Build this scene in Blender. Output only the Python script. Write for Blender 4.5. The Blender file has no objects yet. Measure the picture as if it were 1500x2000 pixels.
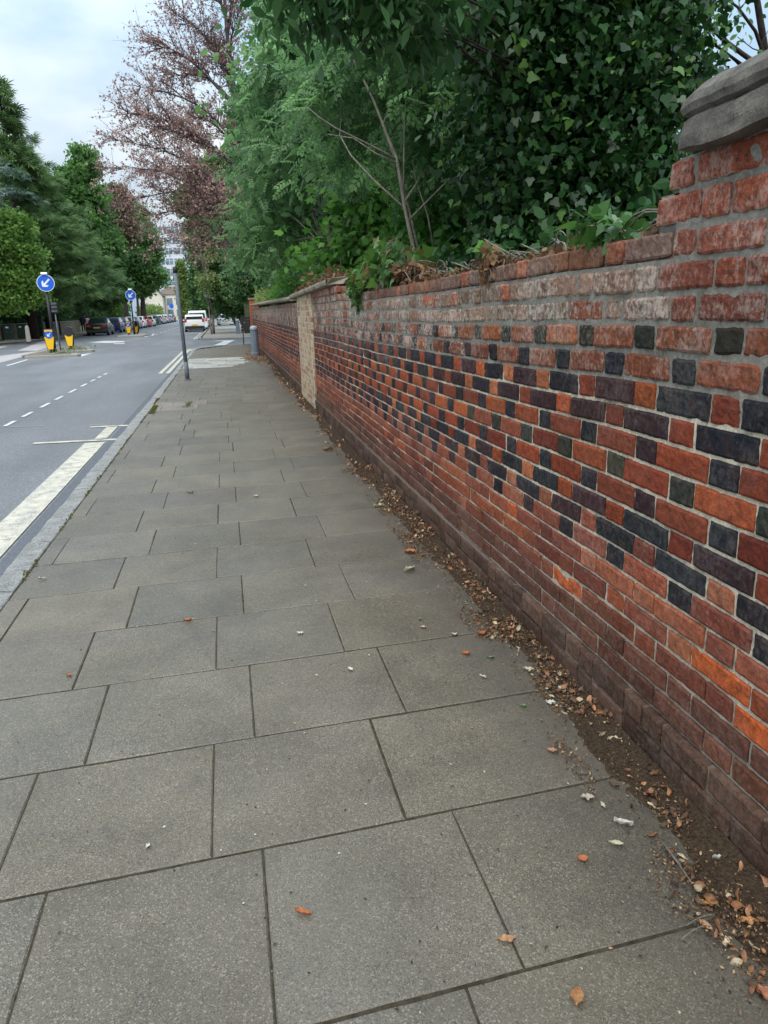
import bpy, bmesh, math, random
import numpy as np
from mathutils import Vector, Matrix, noise as mnoise
random.seed(7); RNG=np.random.default_rng(7)
S=bpy.context.scene; C=S.collection
# ------------------------------------------------------------------ camera
F_PX=1444.0; CXP=750.0; CYP=1000.0; CAMH=1.5
VR=np.array([0.97833462,-0.07833517,0.1916376])     # world x in (image right, image down, forward)
VY=np.array([-0.20548555,-0.25456649,0.94497174])   # world y
VD=np.array([0.02524002,0.96387733,0.26514795])     # world -z
cam=bpy.data.cameras.new('camera'); co=bpy.data.objects.new('camera',cam); C.objects.link(co)
cam.sensor_fit='VERTICAL'; cam.sensor_height=36; cam.lens=F_PX/2000*36
cam.clip_start=0.05; cam.clip_end=2000
ax=lambda i:Vector((VR[i],VY[i],-VD[i]))
X_,Y_,Z_=ax(0),-ax(1),-ax(2)
co.matrix_world=Matrix(((X_.x,Y_.x,Z_.x,0),(X_.y,Y_.y,Z_.y,0),(X_.z,Y_.z,Z_.z,CAMH),(0,0,0,1)))
S.camera=co
S.render.resolution_x=768; S.render.resolution_y=1024
def ray(px,py):
    c=np.array([px-CXP,py-CYP,F_PX]); return np.array([c@VR,c@VY,-(c@VD)])
def G(px,py,z=0.0):
    r=ray(px,py); t=(z-CAMH)/r[2]; return Vector((r[0]*t,r[1]*t,z))
def P(px,py,Y):
    r=ray(px,py); t=Y/r[1]; return Vector((r[0]*t,r[1]*t,r[2]*t+CAMH))
# ------------------------------------------------------------------ world, sun, exposure
S.view_settings.view_transform='Standard'; S.view_settings.look='None'
S.view_settings.exposure=0.5; S.view_settings.gamma=1.0
SUN_EL=math.radians(52); SUN_ROT=math.radians(200)
w=bpy.data.worlds.new('World'); S.world=w; w.use_nodes=True
nt=w.node_tree; nt.nodes.clear()
out=nt.nodes.new('ShaderNodeOutputWorld'); bg=nt.nodes.new('ShaderNodeBackground')
sky=nt.nodes.new('ShaderNodeTexSky'); sky.sky_type='NISHITA'; sky.sun_disc=False
sky.sun_elevation=SUN_EL; sky.sun_rotation=SUN_ROT; sky.air_density=1.0; sky.dust_density=1.5
tc=nt.nodes.new('ShaderNodeTexCoord'); mp=nt.nodes.new('ShaderNodeMapping'); mp.inputs['Scale'].default_value=(1,1,2.2)
mp.inputs['Location'].default_value=(0.35,0.1,0.2)
n1=nt.nodes.new('ShaderNodeTexNoise'); n1.inputs['Scale'].default_value=1.7; n1.inputs['Detail'].default_value=7; n1.inputs['Roughness'].default_value=0.5
r1=nt.nodes.new('ShaderNodeValToRGB'); r1.color_ramp.elements[0].position=0.43; r1.color_ramp.elements[1].position=0.60
r1.color_ramp.elements[0].color=(2.9,4.0,5.1,1); r1.color_ramp.elements[1].color=(6.9,7.2,7.2,1)
mx=nt.nodes.new('ShaderNodeMixRGB'); mx.inputs[0].default_value=0.88
nt.links.new(tc.outputs['Generated'],mp.inputs[0]); nt.links.new(mp.outputs[0],n1.inputs['Vector'])
nt.links.new(n1.outputs['Fac'],r1.inputs[0]); nt.links.new(sky.outputs[0],mx.inputs[1]); nt.links.new(r1.outputs[0],mx.inputs[2])
sxyz=nt.nodes.new('ShaderNodeSeparateXYZ'); nt.links.new(tc.outputs['Generated'],sxyz.inputs[0])
gr=nt.nodes.new('ShaderNodeMapRange'); gr.inputs[1].default_value=0.12; gr.inputs[2].default_value=0.9; gr.inputs[3].default_value=1.0; gr.inputs[4].default_value=3.0
nt.links.new(sxyz.outputs[2],gr.inputs[0]); vs=nt.nodes.new('ShaderNodeVectorMath'); vs.operation='SCALE'   # overcast sky: brighter towards the zenith
nt.links.new(mx.outputs[0],vs.inputs[0]); nt.links.new(gr.outputs[0],vs.inputs['Scale']); nt.links.new(vs.outputs[0],bg.inputs[0]); bg.inputs[1].default_value=0.1; nt.links.new(bg.outputs[0],out.inputs[0])
sl=bpy.data.lights.new('sun','SUN'); sl.energy=1.4; sl.angle=math.radians(25); sl.color=(1,0.96,0.9)
so=bpy.data.objects.new('sun',sl); C.objects.link(so)
so.rotation_euler=(math.radians(90)-SUN_EL,0,math.radians(180)-SUN_ROT)
# ------------------------------------------------------------------ materials
def mat(name,col=(.5,.5,.5),rough=.8,spec=.3,metal=0.0,noise=None,bump=None,emit=None,coat=0):
    """noise=(scale,amount,detail); bump=(scale,strength,dist)"""
    m=bpy.data.materials.new(name); m.use_nodes=True; t=m.node_tree; b=t.nodes['Principled BSDF']
    b.inputs['Base Color'].default_value=(*col,1); b.inputs['Roughness'].default_value=rough
    b.inputs['Specular IOR Level'].default_value=spec; b.inputs['Metallic'].default_value=metal
    b.inputs['Coat Weight'].default_value=coat
    g=t.nodes.new('ShaderNodeNewGeometry')
    if noise:
        n=t.nodes.new('ShaderNodeTexNoise'); n.inputs['Scale'].default_value=noise[0]; n.inputs['Detail'].default_value=noise[2] if len(noise)>2 else 4
        n.inputs['Roughness'].default_value=.65
        mr=t.nodes.new('ShaderNodeMapRange'); mr.inputs[1].default_value=.3; mr.inputs[2].default_value=.7
        mr.inputs[3].default_value=1-noise[1]; mr.inputs[4].default_value=1+noise[1]
        vm=t.nodes.new('ShaderNodeVectorMath'); vm.operation='SCALE'; vm.inputs[0].default_value=col
        t.links.new(g.outputs['Position'],n.inputs['Vector']); t.links.new(n.outputs['Fac'],mr.inputs[0]); t.links.new(mr.outputs[0],vm.inputs['Scale'])
        t.links.new(vm.outputs[0],b.inputs['Base Color'])
    if bump:
        n=t.nodes.new('ShaderNodeTexNoise'); n.inputs['Scale'].default_value=bump[0]; n.inputs['Detail'].default_value=5
        bp=t.nodes.new('ShaderNodeBump'); bp.inputs['Strength'].default_value=bump[1]; bp.inputs['Distance'].default_value=bump[2]
        t.links.new(g.outputs['Position'],n.inputs['Vector']); t.links.new(n.outputs['Fac'],bp.inputs['Height']); t.links.new(bp.outputs[0],b.inputs['Normal'])
    return m
class NG:
    """small node graph helper on a material"""
    def __init__(s,name):
        s.m=bpy.data.materials.new(name); s.m.use_nodes=True; s.t=s.m.node_tree; s.b=s.t.nodes['Principled BSDF']
        s.geo=s.t.nodes.new('ShaderNodeNewGeometry'); s.pos=s.geo.outputs['Position']
    def n(s,typ,**kw):
        x=s.t.nodes.new(typ)
        for k,v in kw.items(): setattr(x,k,v)
        return x
    def l(s,a,b): s.t.links.new(a,b)
    def noise(s,scale,detail=4,rough=.6,vec=None,out='Fac'):
        x=s.n('ShaderNodeTexNoise'); x.inputs['Scale'].default_value=scale; x.inputs['Detail'].default_value=detail; x.inputs['Roughness'].default_value=rough
        s.l(vec or s.pos,x.inputs['Vector']); return x.outputs[out]
    def rng(s,v,a,b,c=0.,d=1.):
        x=s.n('ShaderNodeMapRange'); s.l(v,x.inputs[0])
        for i,q in enumerate((a,b,c,d)): x.inputs[i+1].default_value=q
        return x.outputs[0]
    def math(s,op,a,b):
        x=s.n('ShaderNodeMath',operation=op)
        for i,q in enumerate((a,b)):
            if isinstance(q,(int,float)): x.inputs[i].default_value=q
            else: s.l(q,x.inputs[i])
        return x.outputs[0]
    def mix(s,f,a,b,mode='MIX'):
        x=s.n('ShaderNodeMixRGB',blend_type=mode)
        for i,q in enumerate((f,a,b)):
            if isinstance(q,(int,float)): x.inputs[i].default_value=q
            elif isinstance(q,tuple): x.inputs[i].default_value=(*q,1)
            else: s.l(q,x.inputs[i])
        return x.outputs[0]
    def scale(s,c,f):
        x=s.n('ShaderNodeVectorMath',operation='SCALE')
        if isinstance(c,tuple): x.inputs[0].default_value=c
        else: s.l(c,x.inputs[0])
        s.l(f,x.inputs['Scale']); return x.outputs[0]
    def attr(s,name,out='Color'):
        x=s.n('ShaderNodeAttribute',attribute_name=name); return x.outputs[out]
    def bump(s,h,strength,dist):
        x=s.n('ShaderNodeBump'); x.inputs['Strength'].default_value=strength; x.inputs['Distance'].default_value=dist
        s.l(h,x.inputs['Height']); s.l(x.outputs[0],s.b.inputs['Normal'])
    def done(s,col,rough=.9,spec=.25):
        s.l(col,s.b.inputs['Base Color'])
        if isinstance(rough,(int,float)): s.b.inputs['Roughness'].default_value=rough
        else: s.l(rough,s.b.inputs['Roughness'])
        s.b.inputs['Specular IOR Level'].default_value=spec
        return s.m
def brick_material():
    g=NG('brick'); c=g.attr('col'); eff=g.attr('eff','Fac')
    c=g.scale(c,g.rng(g.noise(38,6,.7),.25,.75,.50,1.40))
    hue=g.noise(14,3); c=g.mix(g.rng(hue,.5,.75,0,.35),c,(.10,.04,.03))
    pits=g.rng(g.noise(170,3,.6),.56,.72,0,.75); c=g.mix(pits,c,(.03,.022,.02))
    st=g.n('ShaderNodeMapping'); st.inputs['Scale'].default_value=(1,1,.62); g.l(g.pos,st.inputs[0])
    w1=g.noise(60,8,.78,vec=st.outputs[0]); w2=g.noise(5,3,.5)
    m=g.math('MULTIPLY',g.rng(g.math('ADD',w1,g.math('MULTIPLY',w2,.4)),.68,.80,0,.85),eff)
    c=g.mix(m,c,(.50,.45,.39)); c=g.mix(g.rng(g.noise(26,8,.8),.56,.66,0,.75),c,(.030,.022,.018)); c=g.mix(g.math('MULTIPLY',g.rng(g.noise(17,8,.75),.55,.64,0,.7),g.rng(eff,.3,.6,.25,1)),c,(.045,.035,.028))
    g.bump(g.math('ADD',g.noise(90,6,.7),g.math('MULTIPLY',g.noise(320,3),.35)),.75,.006)
    return g.done(c,.92,.10)
def mortar_material():
    g=NG('mortar'); c=g.attr('col')
    c=g.scale(c,g.rng(g.noise(75,6,.8),.3,.7,.5,1.4)); c=g.mix(g.rng(g.noise(7,5,.7),.54,.66,0,.6),c,(.10,.08,.06))
    g.bump(g.noise(130,6,.75),.8,.006); return g.done(c,.95,.15)
def slab_material():
    g=NG('paving_concrete'); c=g.attr('col')
    c=g.scale(c,g.rng(g.noise(330,3,.8),.30,.70,.40,1.65))
    v=g.n('ShaderNodeTexVoronoi'); v.inputs['Scale'].default_value=270; g.l(g.pos,v.inputs['Vector'])
    sep=g.n('ShaderNodeSeparateColor'); g.l(v.outputs['Color'],sep.inputs[0])
    agg=g.rng(sep.outputs[0],.80,.95,0,.5); c=g.mix(agg,c,(.34,.31,.25))
    dk=g.rng(sep.outputs[1],.66,.9,0,.65); c=g.mix(dk,c,(.028,.026,.024))
    c=g.scale(c,g.rng(g.noise(2.3,6,.65),.3,.7,.70,1.25)); c=g.mix(g.rng(g.noise(5.5,6,.7),.56,.70,0,.35),c,(.05,.047,.04)); c=g.mix(g.rng(g.noise(1.1,4,.6),.45,.7,0,.22),c,(.13,.12,.13))
    c=g.mix(g.rng(g.noise(.9,3),.4,.7,0,.3),c,(.16,.145,.105),'MIX')
    v2=g.n('ShaderNodeTexVoronoi'); v2.inputs['Scale'].default_value=9; g.l(g.pos,v2.inputs['Vector'])
    spot=g.rng(v2.outputs['Distance'],.10,.05,0,.35)
    spn=g.math('MULTIPLY',spot,g.rng(g.noise(3,2),.55,.7,0,1)); c=g.mix(spn,c,(.06,.055,.05))
    xx=g.n('ShaderNodeSeparateXYZ'); g.l(g.pos,xx.inputs[0]); dm=g.math('ADD',xx.outputs[0],g.math('MULTIPLY',g.noise(2.2,5,.7),.9)); c=g.mix(g.rng(dm,1.15,1.6,0,.6),c,(.055,.047,.036))
    g.bump(g.math('ADD',g.noise(260,4,.7),g.noise(20,3)),.55,.003)
    return g.done(c,g.rng(g.noise(40,4),.3,.7,.42,.62),.6)
def asphalt_material():
    g=NG('asphalt'); c=g.scale((.126,.128,.134),g.rng(g.noise(70,4,.85),.32,.68,.40,1.75))
    v=g.n('ShaderNodeTexVoronoi'); v.inputs['Scale'].default_value=75; g.l(g.pos,v.inputs['Vector'])
    sep=g.n('ShaderNodeSeparateColor'); g.l(v.outputs['Color'],sep.inputs[0])
    c=g.mix(g.rng(sep.outputs[0],.75,1,0,.5),c,(.34,.34,.35)); c=g.mix(g.rng(sep.outputs[1],.75,1,0,.5),c,(.05,.05,.06))
    st=g.n('ShaderNodeMapping'); st.inputs['Scale'].default_value=(1,.12,1); g.l(g.pos,st.inputs[0])
    c=g.scale(c,g.rng(g.noise(1.1,4,.5,vec=st.outputs[0]),.3,.7,.85,1.17))
    c=g.scale(c,g.rng(g.noise(.35,4),.3,.7,.9,1.1))
    pt=g.n('ShaderNodeMapping'); pt.inputs['Scale'].default_value=(.35,.12,1); g.l(g.pos,pt.inputs[0]); c=g.scale(c,g.rng(g.noise(1,2,.4,vec=pt.outputs[0]),.47,.53,.90,1.08))
    g.bump(g.noise(120,3,.8),.5,.006); return g.done(c,.6,.5)
def leaf_material(name,dark,light,rough=.5,spec=.4,trans=.35,extra=None,thr=.93):
    g=NG(name); v=g.attr('var','Fac'); r=g.n('ShaderNodeValToRGB'); r.color_ramp.elements[0].color=(*dark,1); r.color_ramp.elements[1].color=(*light,1)
    g.l(v,r.inputs[0]); c=r.outputs[0]
    if extra:
        e=g.attr('rnd','Fac'); c=g.mix(g.rng(e,thr,thr+.02,0,1),c,extra)
    g.done(c,rough,spec)
    tr=g.n('ShaderNodeBsdfTranslucent'); g.l(g.scale(c,g.rng(v,0,1,1.1,1.6)),tr.inputs[0])
    ms=g.n('ShaderNodeMixShader'); ms.inputs[0].default_value=trans
    o=[n for n in g.t.nodes if n.type=='OUTPUT_MATERIAL'][0]
    g.l(g.b.outputs[0],ms.inputs[1]); g.l(tr.outputs[0],ms.inputs[2]); g.l(ms.outputs[0],o.inputs[0]); return g.m
def bark_material(name,a,b,sc=20):
    g=NG(name); st=g.n('ShaderNodeMapping'); st.inputs['Scale'].default_value=(1,1,.2); g.l(g.pos,st.inputs[0])
    n=g.noise(sc,6,.7,vec=st.outputs[0]); c=g.mix(g.rng(n,.35,.65),a,b); g.bump(n,.8,.02); return g.done(c,.9,.2)
def attr_material(name,ns=60,amt=.3,rough=.85,spec=.3,bmp=.4):
    g=NG(name); c=g.scale(g.attr('col'),g.rng(g.noise(ns,4,.7),.3,.7,1-amt,1+amt)); g.bump(g.noise(ns*2,4),bmp,.003); return g.done(c,rough,spec)
M={}
M['brick']=brick_material(); M['mortar']=mortar_material(); M['slab']=slab_material(); M['asphalt']=asphalt_material()
M['attr']=attr_material('dry_leaf',120,.3)
M['pave_base']=mat('joint_dirt',(.045,.038,.026),.95,.1,noise=(30,.5),bump=(80,.6,.005))
M['soil']=mat('litter_soil',(.050,.034,.022),.95,.1,noise=(90,.6,6),bump=(140,.9,.012))
def kerb_mat():
    g=NG('granite_kerb'); c=g.scale((.235,.232,.22),g.rng(g.noise(130,3,.85),.33,.67,.30,1.9)); c=g.mix(g.rng(g.noise(22,6,.8),.53,.60,0,.5),c,(.10,.10,.10)); c=g.scale(c,g.rng(g.noise(6,4),.3,.7,.75,1.2))
    c=g.mix(g.rng(g.noise(13,4),.6,.75,0,.45),c,(.14,.12,.07)); g.bump(g.noise(40,6,.8),.8,.012); return g.done(c,.85,.3)
M['kerb']=kerb_mat()
M['gutter']=mat('gutter_asphalt',(.105,.112,.125),.8,.3,noise=(70,.45,5),bump=(90,.6,.006))
def paint(name,col,wear=.5,under=(.14,.15,.17)):
    g=NG(name); m=g.rng(g.math('ADD',g.math('MULTIPLY',g.noise(75,5,.85),.6),g.math('MULTIPLY',g.noise(9,5,.7),.4)),wear,wear+.10,0,.85); c=g.mix(m,g.scale(col,g.rng(g.noise(3,3),.3,.7,.88,1.08)),under)
    g.bump(g.noise(110,4,.7),.5,.004); return g.done(c,.8,.3)
M['yellow']=paint('worn_yellow_paint',(.56,.52,.42),.485); M['white']=paint('worn_white_paint',(.60,.60,.58),.50)
M['pinkish']=paint('worn_hatching',(.42,.38,.36),.50); M['seal']=mat('pale_joint_seal',(.32,.32,.31),.8,.2,noise=(60,.3))
M['stone']=None
def stone_mat(name,a,b,lich):
    g=NG(name); c=g.mix(g.rng(g.noise(7,6,.65),.35,.65),a,b); c=g.scale(c,g.rng(g.noise(120,5,.75),.3,.7,.7,1.3))
    c=g.mix(g.rng(g.noise(16,5,.7),.55,.72,0,.6),c,lich); g.bump(g.math('ADD',g.noise(12,6,.7),g.math('MULTIPLY',g.noise(150,4,.7),.3)),.9,.012); return g.done(c,.92,.2)
M['stone']=stone_mat('weathered_sandstone',(.17,.155,.13),(.085,.077,.066),(.04,.037,.033))
M['stone_pale']=stone_mat('pale_coping_stone',(.33,.29,.22),(.17,.15,.115),(.08,.07,.045))
M['galv']=mat('grey_painted_steel',(.12,.14,.16),.55,.4,noise=(25,.25)); M['bollard']=mat('grey_blue_paint',(.12,.15,.18),.5,.4,noise=(12,.15))
M['black']=mat('black_plastic',(.02,.02,.024),.5,.4,noise=(12,.2)); M['dark_green']=mat('dark_green_paint',(.022,.05,.042),.55,.4,noise=(10,.2))
M['sign_blue']=mat('sign_blue',(.012,.12,.62),.4,.4,noise=(8,.06)); M['sign_white']=mat('sign_white',(.8,.8,.8),.4,.4,noise=(8,.05))
M['bol_yellow']=mat('bollard_yellow',(.85,.50,.01),.45,.4,noise=(9,.08)); M['glass']=mat('car_glass',(.02,.028,.032),.08,.7,noise=(2,.2))
M['rubber']=mat('tyre_rubber',(.018,.018,.018),.8,.2,noise=(30,.2)); M['rim']=mat('wheel_alloy',(.35,.36,.37),.35,.5,.8,noise=(20,.1))
M['red_lamp']=mat('tail_lamp_red',(.5,.015,.012),.25,.6,noise=(10,.1)); M['plate']=mat('number_plate_yellow',(.70,.50,.06),.5,.3,noise=(10,.1))
M['cone']=mat('cone_orange',(.75,.10,.03),.5,.3,noise=(10,.1)); M['concrete']=mat('old_concrete',(.30,.28,.24),.9,.2,noise=(25,.3),bump=(60,.5,.005))
M['render']=mat('cream_render',(.66,.62,.53),.85,.2,noise=(2,.12)); M['roof']=mat('roof_tile',(.16,.12,.10),.85,.2,noise=(4,.25))
M['winglass']=mat('window_glass',(.14,.22,.28),.12,.6,noise=(.5,.3)); M['tower']=mat('tower_panel',(.62,.64,.68),.7,.3,noise=(1,.1))
M['grass_ground']=mat('rough_ground',(.055,.06,.03),.95,.1,noise=(1.2,.4),bump=(6,.5,.1))
M['bark']=bark_material('grey_bark',(.13,.11,.09),(.045,.038,.03)); M['bark_pale']=bark_material('pale_ash_bark',(.27,.24,.20),(.12,.11,.09),30)
M['bark_dark']=bark_material('dark_bark',(.07,.055,.045),(.025,.02,.018)); M['bark_beech']=bark_material('beech_bark',(.12,.10,.10),(.05,.04,.042))
M['lf_ash']=leaf_material('ash_leaf',(.040,.105,.040),(.22,.39,.15),.5,.4,.5)
M['lf_ashd']=leaf_material('dark_leaf',(.018,.058,.018),(.065,.155,.045),.5,.4,.4)  # darker green leaf for the sycamore, garden trees and undergrowth
M['lf_ivy']=leaf_material('ivy_leaf',(.008,.030,.009),(.034,.098,.025),.38,.32,.2,extra=(.085,.17,.035),thr=.88)
M['lf_ivyb']=leaf_material('young_ivy_leaf',(.025,.08,.018),(.13,.26,.05),.38,.5,.3,extra=(.22,.10,.04),thr=.86)
M['lf_ivym']=leaf_material('mid_ivy_leaf',(.018,.065,.014),(.085,.20,.040),.36,.5,.25)
M['lf_maple']=leaf_material('maple_leaf',(.03,.10,.02),(.13,.29,.05),.5,.4,.45)
M['lf_beech']=leaf_material('copper_beech_leaf',(.20,.105,.095),(.48,.31,.26),.5,.35,.3)
M['lf_brown']=leaf_material('purple_brown_leaf',(.08,.060,.038),(.24,.17,.11),.5,.35,.3)
M['lf_con']=leaf_material('conifer_needles',(.036,.085,.034),(.19,.30,.10),.6,.3,.3)
M['lf_cedar']=leaf_material('blue_cedar_needles',(.05,.09,.075),(.15,.23,.18),.6,.3,.15)
M['lf_green']=leaf_material('green_leaf',(.042,.115,.035),(.18,.33,.09),.5,.35,.45)
M['lf_dkgreen']=leaf_material('deep_green_leaf',(.030,.080,.030),(.12,.23,.07),.5,.35,.35)
M['lf_bright']=leaf_material('bright_green_leaf',(.055,.14,.025),(.27,.43,.09),.5,.35,.4)
M['lf_yel']=leaf_material('yellow_green_leaf',(.07,.13,.03),(.26,.34,.10),.5,.35,.4)
M['lf_dead']=leaf_material('dead_leaf',(.07,.04,.022),(.30,.17,.09),.8,.2,.15)
M['skin']=mat('skin',(.45,.27,.2),.6,.3,noise=(30,.05)); M['cloth_dark']=mat('dark_coat',(.02,.02,.03),.85,.2,noise=(20,.2)); M['cloth_pink']=mat('pale_pink_top',(.45,.28,.3),.85,.2,noise=(20,.15))
# ------------------------------------------------------------------ object helpers
def tagp(o,label=None,cat=None,group=None,kind=None):
    if label: o['label']=label
    if cat: o['category']=cat
    if group: o['group']=group
    if kind: o['kind']=kind
    return o
def empty(name,loc,label,cat,group=None,rz=0):
    o=bpy.data.objects.new(name,None); C.objects.link(o); o.location=loc; o.rotation_euler=(0,0,rz); o.empty_display_size=.2
    return tagp(o,label,cat,group)
def link(name,me,m,parent=None,world=False):
    o=bpy.data.objects.new(name,me); C.objects.link(o)
    if m: me.materials.append(m)
    if parent:
        o.parent=parent
        if world: o.location=-parent.location   # geometry given in world coordinates
    return o
class MB:
    def __init__(s): s.v=[]; s.f=[]; s.c=[]; s.e=[]; s.col=(1,1,1); s.eff=0.
    def add(s,vs,fs):
        n=len(s.v); s.v+= [tuple(p) for p in vs]; s.f+=[tuple(i+n for i in f) for f in fs]
        s.c+=[s.col]*len(vs); s.e+=[s.eff]*len(vs)
    def box(s,x0,x1,y0,y1,z0,z1):
        s.add([(x0,y0,z0),(x1,y0,z0),(x1,y1,z0),(x0,y1,z0),(x0,y0,z1),(x1,y0,z1),(x1,y1,z1),(x0,y1,z1)],
              [(0,3,2,1),(4,5,6,7),(0,1,5,4),(1,2,6,5),(2,3,7,6),(3,0,4,7)])
    def tube(s,pts,rad,n=8,cap=True):
        pts=[Vector(p) for p in pts]; base=len(s.v); rings=[]
        up=Vector((0.3,0.2,1)).normalized(); a=None
        for i,p in enumerate(pts):
            d=(pts[min(i+1,len(pts)-1)]-pts[max(i-1,0)]).normalized()
            if a is None: a=d.cross(Vector((1,0,0)) if abs(d.x)<.8 else Vector((0,1,0))).normalized()
            else: a=(a-d*a.dot(d)).normalized()
            b=d.cross(a); r=rad[i] if hasattr(rad,'__len__') else rad
            rings.append([tuple(p+(a*math.cos(2*math.pi*k/n)+b*math.sin(2*math.pi*k/n))*r) for k in range(n)])
        vs=[q for r in rings for q in r]; fs=[]
        for i in range(len(pts)-1):
            for k in range(n): fs.append((i*n+k,i*n+(k+1)%n,(i+1)*n+(k+1)%n,(i+1)*n+k))
        if cap: fs.append(tuple(range(n-1,-1,-1))); fs.append(tuple((len(pts)-1)*n+k for k in range(n)))
        s.add(vs,fs)
    def lathe(s,prof,n=20,cx=0,cy=0):
        vs=[];fs=[]
        for r,z in prof:
            for k in range(n): a=2*math.pi*k/n; vs.append((cx+r*math.cos(a),cy+r*math.sin(a),z))
        for i in range(len(prof)-1):
            for k in range(n): fs.append((i*n+k,i*n+(k+1)%n,(i+1)*n+(k+1)%n,(i+1)*n+k))
        fs.append(tuple(range(n-1,-1,-1))); fs.append(tuple((len(prof)-1)*n+k for k in range(n))); s.add(vs,fs)
    def poly(s,pts,z0,z1):
        """prism from xy outline"""
        n=len(pts); s.add([(x,y,z0) for x,y in pts]+[(x,y,z1) for x,y in pts],
            [tuple(range(n-1,-1,-1)),tuple(range(n,2*n))]+[(i,(i+1)%n,n+(i+1)%n,n+i) for i in range(n)])
    def sheet(s,pts,z): s.add([(x,y,z) for x,y in pts],[tuple(range(len(pts)))])
    def prism(s,prof,x0,x1):
        """(y,z) outline extruded in x"""
        n=len(prof); s.add([(x0,y,z) for y,z in prof]+[(x1,y,z) for y,z in prof],
            [tuple(range(n-1,-1,-1)),tuple(range(n,2*n))]+[(i,(i+1)%n,n+(i+1)%n,n+i) for i in range(n)])
    def build(s,name,m,parent=None,smooth=False,world=False,attrs=False,bevel=0,seg=2,fix=True):
        me=bpy.data.meshes.new(name); me.from_pydata(s.v,[],s.f); me.update()
        if fix:
            bm=bmesh.new(); bm.from_mesh(me); bmesh.ops.recalc_face_normals(bm,faces=bm.faces[:])
            if bevel: bmesh.ops.bevel(bm,geom=[e for e in bm.edges if e.calc_face_angle(0)>.4],offset=bevel,segments=seg,affect='EDGES',profile=.5,clamp_overlap=True)
            bm.to_mesh(me); bm.free()
        if attrs and not bevel:
            a=me.attributes.new('col','FLOAT_COLOR','POINT'); a.data.foreach_set('color',np.array([(*c,1) for c in s.c],dtype=np.float32).ravel())
            a=me.attributes.new('eff','FLOAT','POINT'); a.data.foreach_set('value',np.array(s.e,dtype=np.float32))
        if smooth: me.polygons.foreach_set('use_smooth',[True]*len(me.polygons))
        return link(name,me,m,parent,world)
def np_mesh(name,V,faces_n,nfaces,idx,m,parent=None,var=None,rnd=None,col=None,world=True,smooth=False):
    me=bpy.data.meshes.new(name); me.vertices.add(len(V)); me.vertices.foreach_set('co',V.astype(np.float32).ravel())
    me.loops.add(len(idx)); me.loops.foreach_set('vertex_index',idx.astype(np.int32))
    me.polygons.add(nfaces); me.polygons.foreach_set('loop_start',(np.arange(nfaces)*faces_n).astype(np.int32))
    me.update(calc_edges=True)
    if var is not None: a=me.attributes.new('var','FLOAT','POINT'); a.data.foreach_set('value',var.astype(np.float32))
    if rnd is not None: a=me.attributes.new('rnd','FLOAT','POINT'); a.data.foreach_set('value',rnd.astype(np.float32))
    if col is not None: a=me.attributes.new('col','FLOAT_COLOR','POINT'); a.data.foreach_set('color',np.c_[col,np.ones(len(col))].astype(np.float32).ravel())
    return link(name,me,m,parent,world)
# leaf templates: (verts, faces) every face with the same vertex count; leaf lies in xy, tip toward +y, unit length
def tpl_leaf(wd=.28): return np.array([(0,0,0),(wd,.42,.05),(0,1,-.06),(-wd,.42,.05)]),[(0,1,2,3)]
def tpl_oval():  return np.array([(0,0,0),(.25,.25,.05),(.27,.6,.05),(0,1,-.05),(-.27,.6,.05),(-.25,.25,.05)]),[(0,1,2,3,4,5)]
def tpl_ivy(): 
    v=[(0,0,0),(.16,-.10,.02),(.34,-.06,.04),(.42,.08,.02),(.50,.24,-.02),(.34,.36,.02),(.27,.46,.02),(.20,.68,.02),(0,1,-.12),(-.20,.68,.02),(-.27,.46,.02),(-.34,.36,.02),(-.50,.24,-.02),(-.42,.08,.02),(-.34,-.06,.04),(-.16,-.10,.02)]
    return np.array(v),[tuple(range(16))]
def tpl_maple():
    v=[(0,0,0),(.25,-.08,.0),(.5,.1,.05),(.42,.32,.03),(.68,.58,.02),(.30,.62,.02),(.18,.75,.0),(0,1.05,-.06),(-.18,.75,0),(-.30,.62,.02),(-.68,.58,.02),(-.42,.32,.03),(-.5,.1,.05),(-.25,-.08,0)]
    return np.array(v),[tuple(range(14))]
def tpl_pinnate(k=5,w=.085,l=.34):
    V=[];Fs=[]
    def leaflet(x,y,ang,L,z):
        n=len(V); c,s=math.cos(ang),math.sin(ang)
        for a,b,dz in ((0,0,0),(w,.45*L,.02),(0,L,-.10*L),(-w,.45*L,.02)): V.append((x+a*c+b*s,y-a*s+b*c,z+dz-abs(b*s)*.25))
        Fs.append((n,n+1,n+2,n+3))
    for i in range(k):
        y=.22+.62*i/(k-1); z=-.18*y*y
        for sg in (1,-1): leaflet(0,y,sg*math.radians(58-4*i),l*(1-.25*abs(i/(k-1)-.4)),z)
    leaflet(0,.86,0,l,-.16); return np.array(V),Fs
def tpl_spray(k=7):
    V=[];Fs=[]
    for i in range(k):
        a=math.radians(-55+110*i/(k-1)); L=1-.35*abs(i/(k-1)-.5)*2; n=len(V); s,c=math.sin(a),math.cos(a); y0=.1+.25*(1-abs(i/(k-1)-.5)*2)
        for p,q,dz in ((0,0,0),(.055,.5*L,.02),(0,L,-.12*L),(-.055,.5*L,.02)): V.append((p*c+q*s,y0*.3+q*c-p*s,dz))
        Fs.append((n,n+1,n+2,n+3))
    return np.array(V),Fs
def tpl_tuft(k=5,seed=3):
    r=np.random.default_rng(seed); V=[];Fs=[]
    for i in range(k):
        n=len(V); o=r.normal(0,.45,3); a=r.uniform(0,6.28); u=np.array([math.cos(a),math.sin(a),r.normal(0,.4)]); v=np.array([-math.sin(a),math.cos(a),r.normal(0,.4)])
        for p,q in ((0,-.5),(.28,0),(0,.5),(-.28,0)): V.append(tuple(o+u*p+v*q))
        Fs.append((n,n+1,n+2,n+3))
    return np.array(V),Fs
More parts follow.
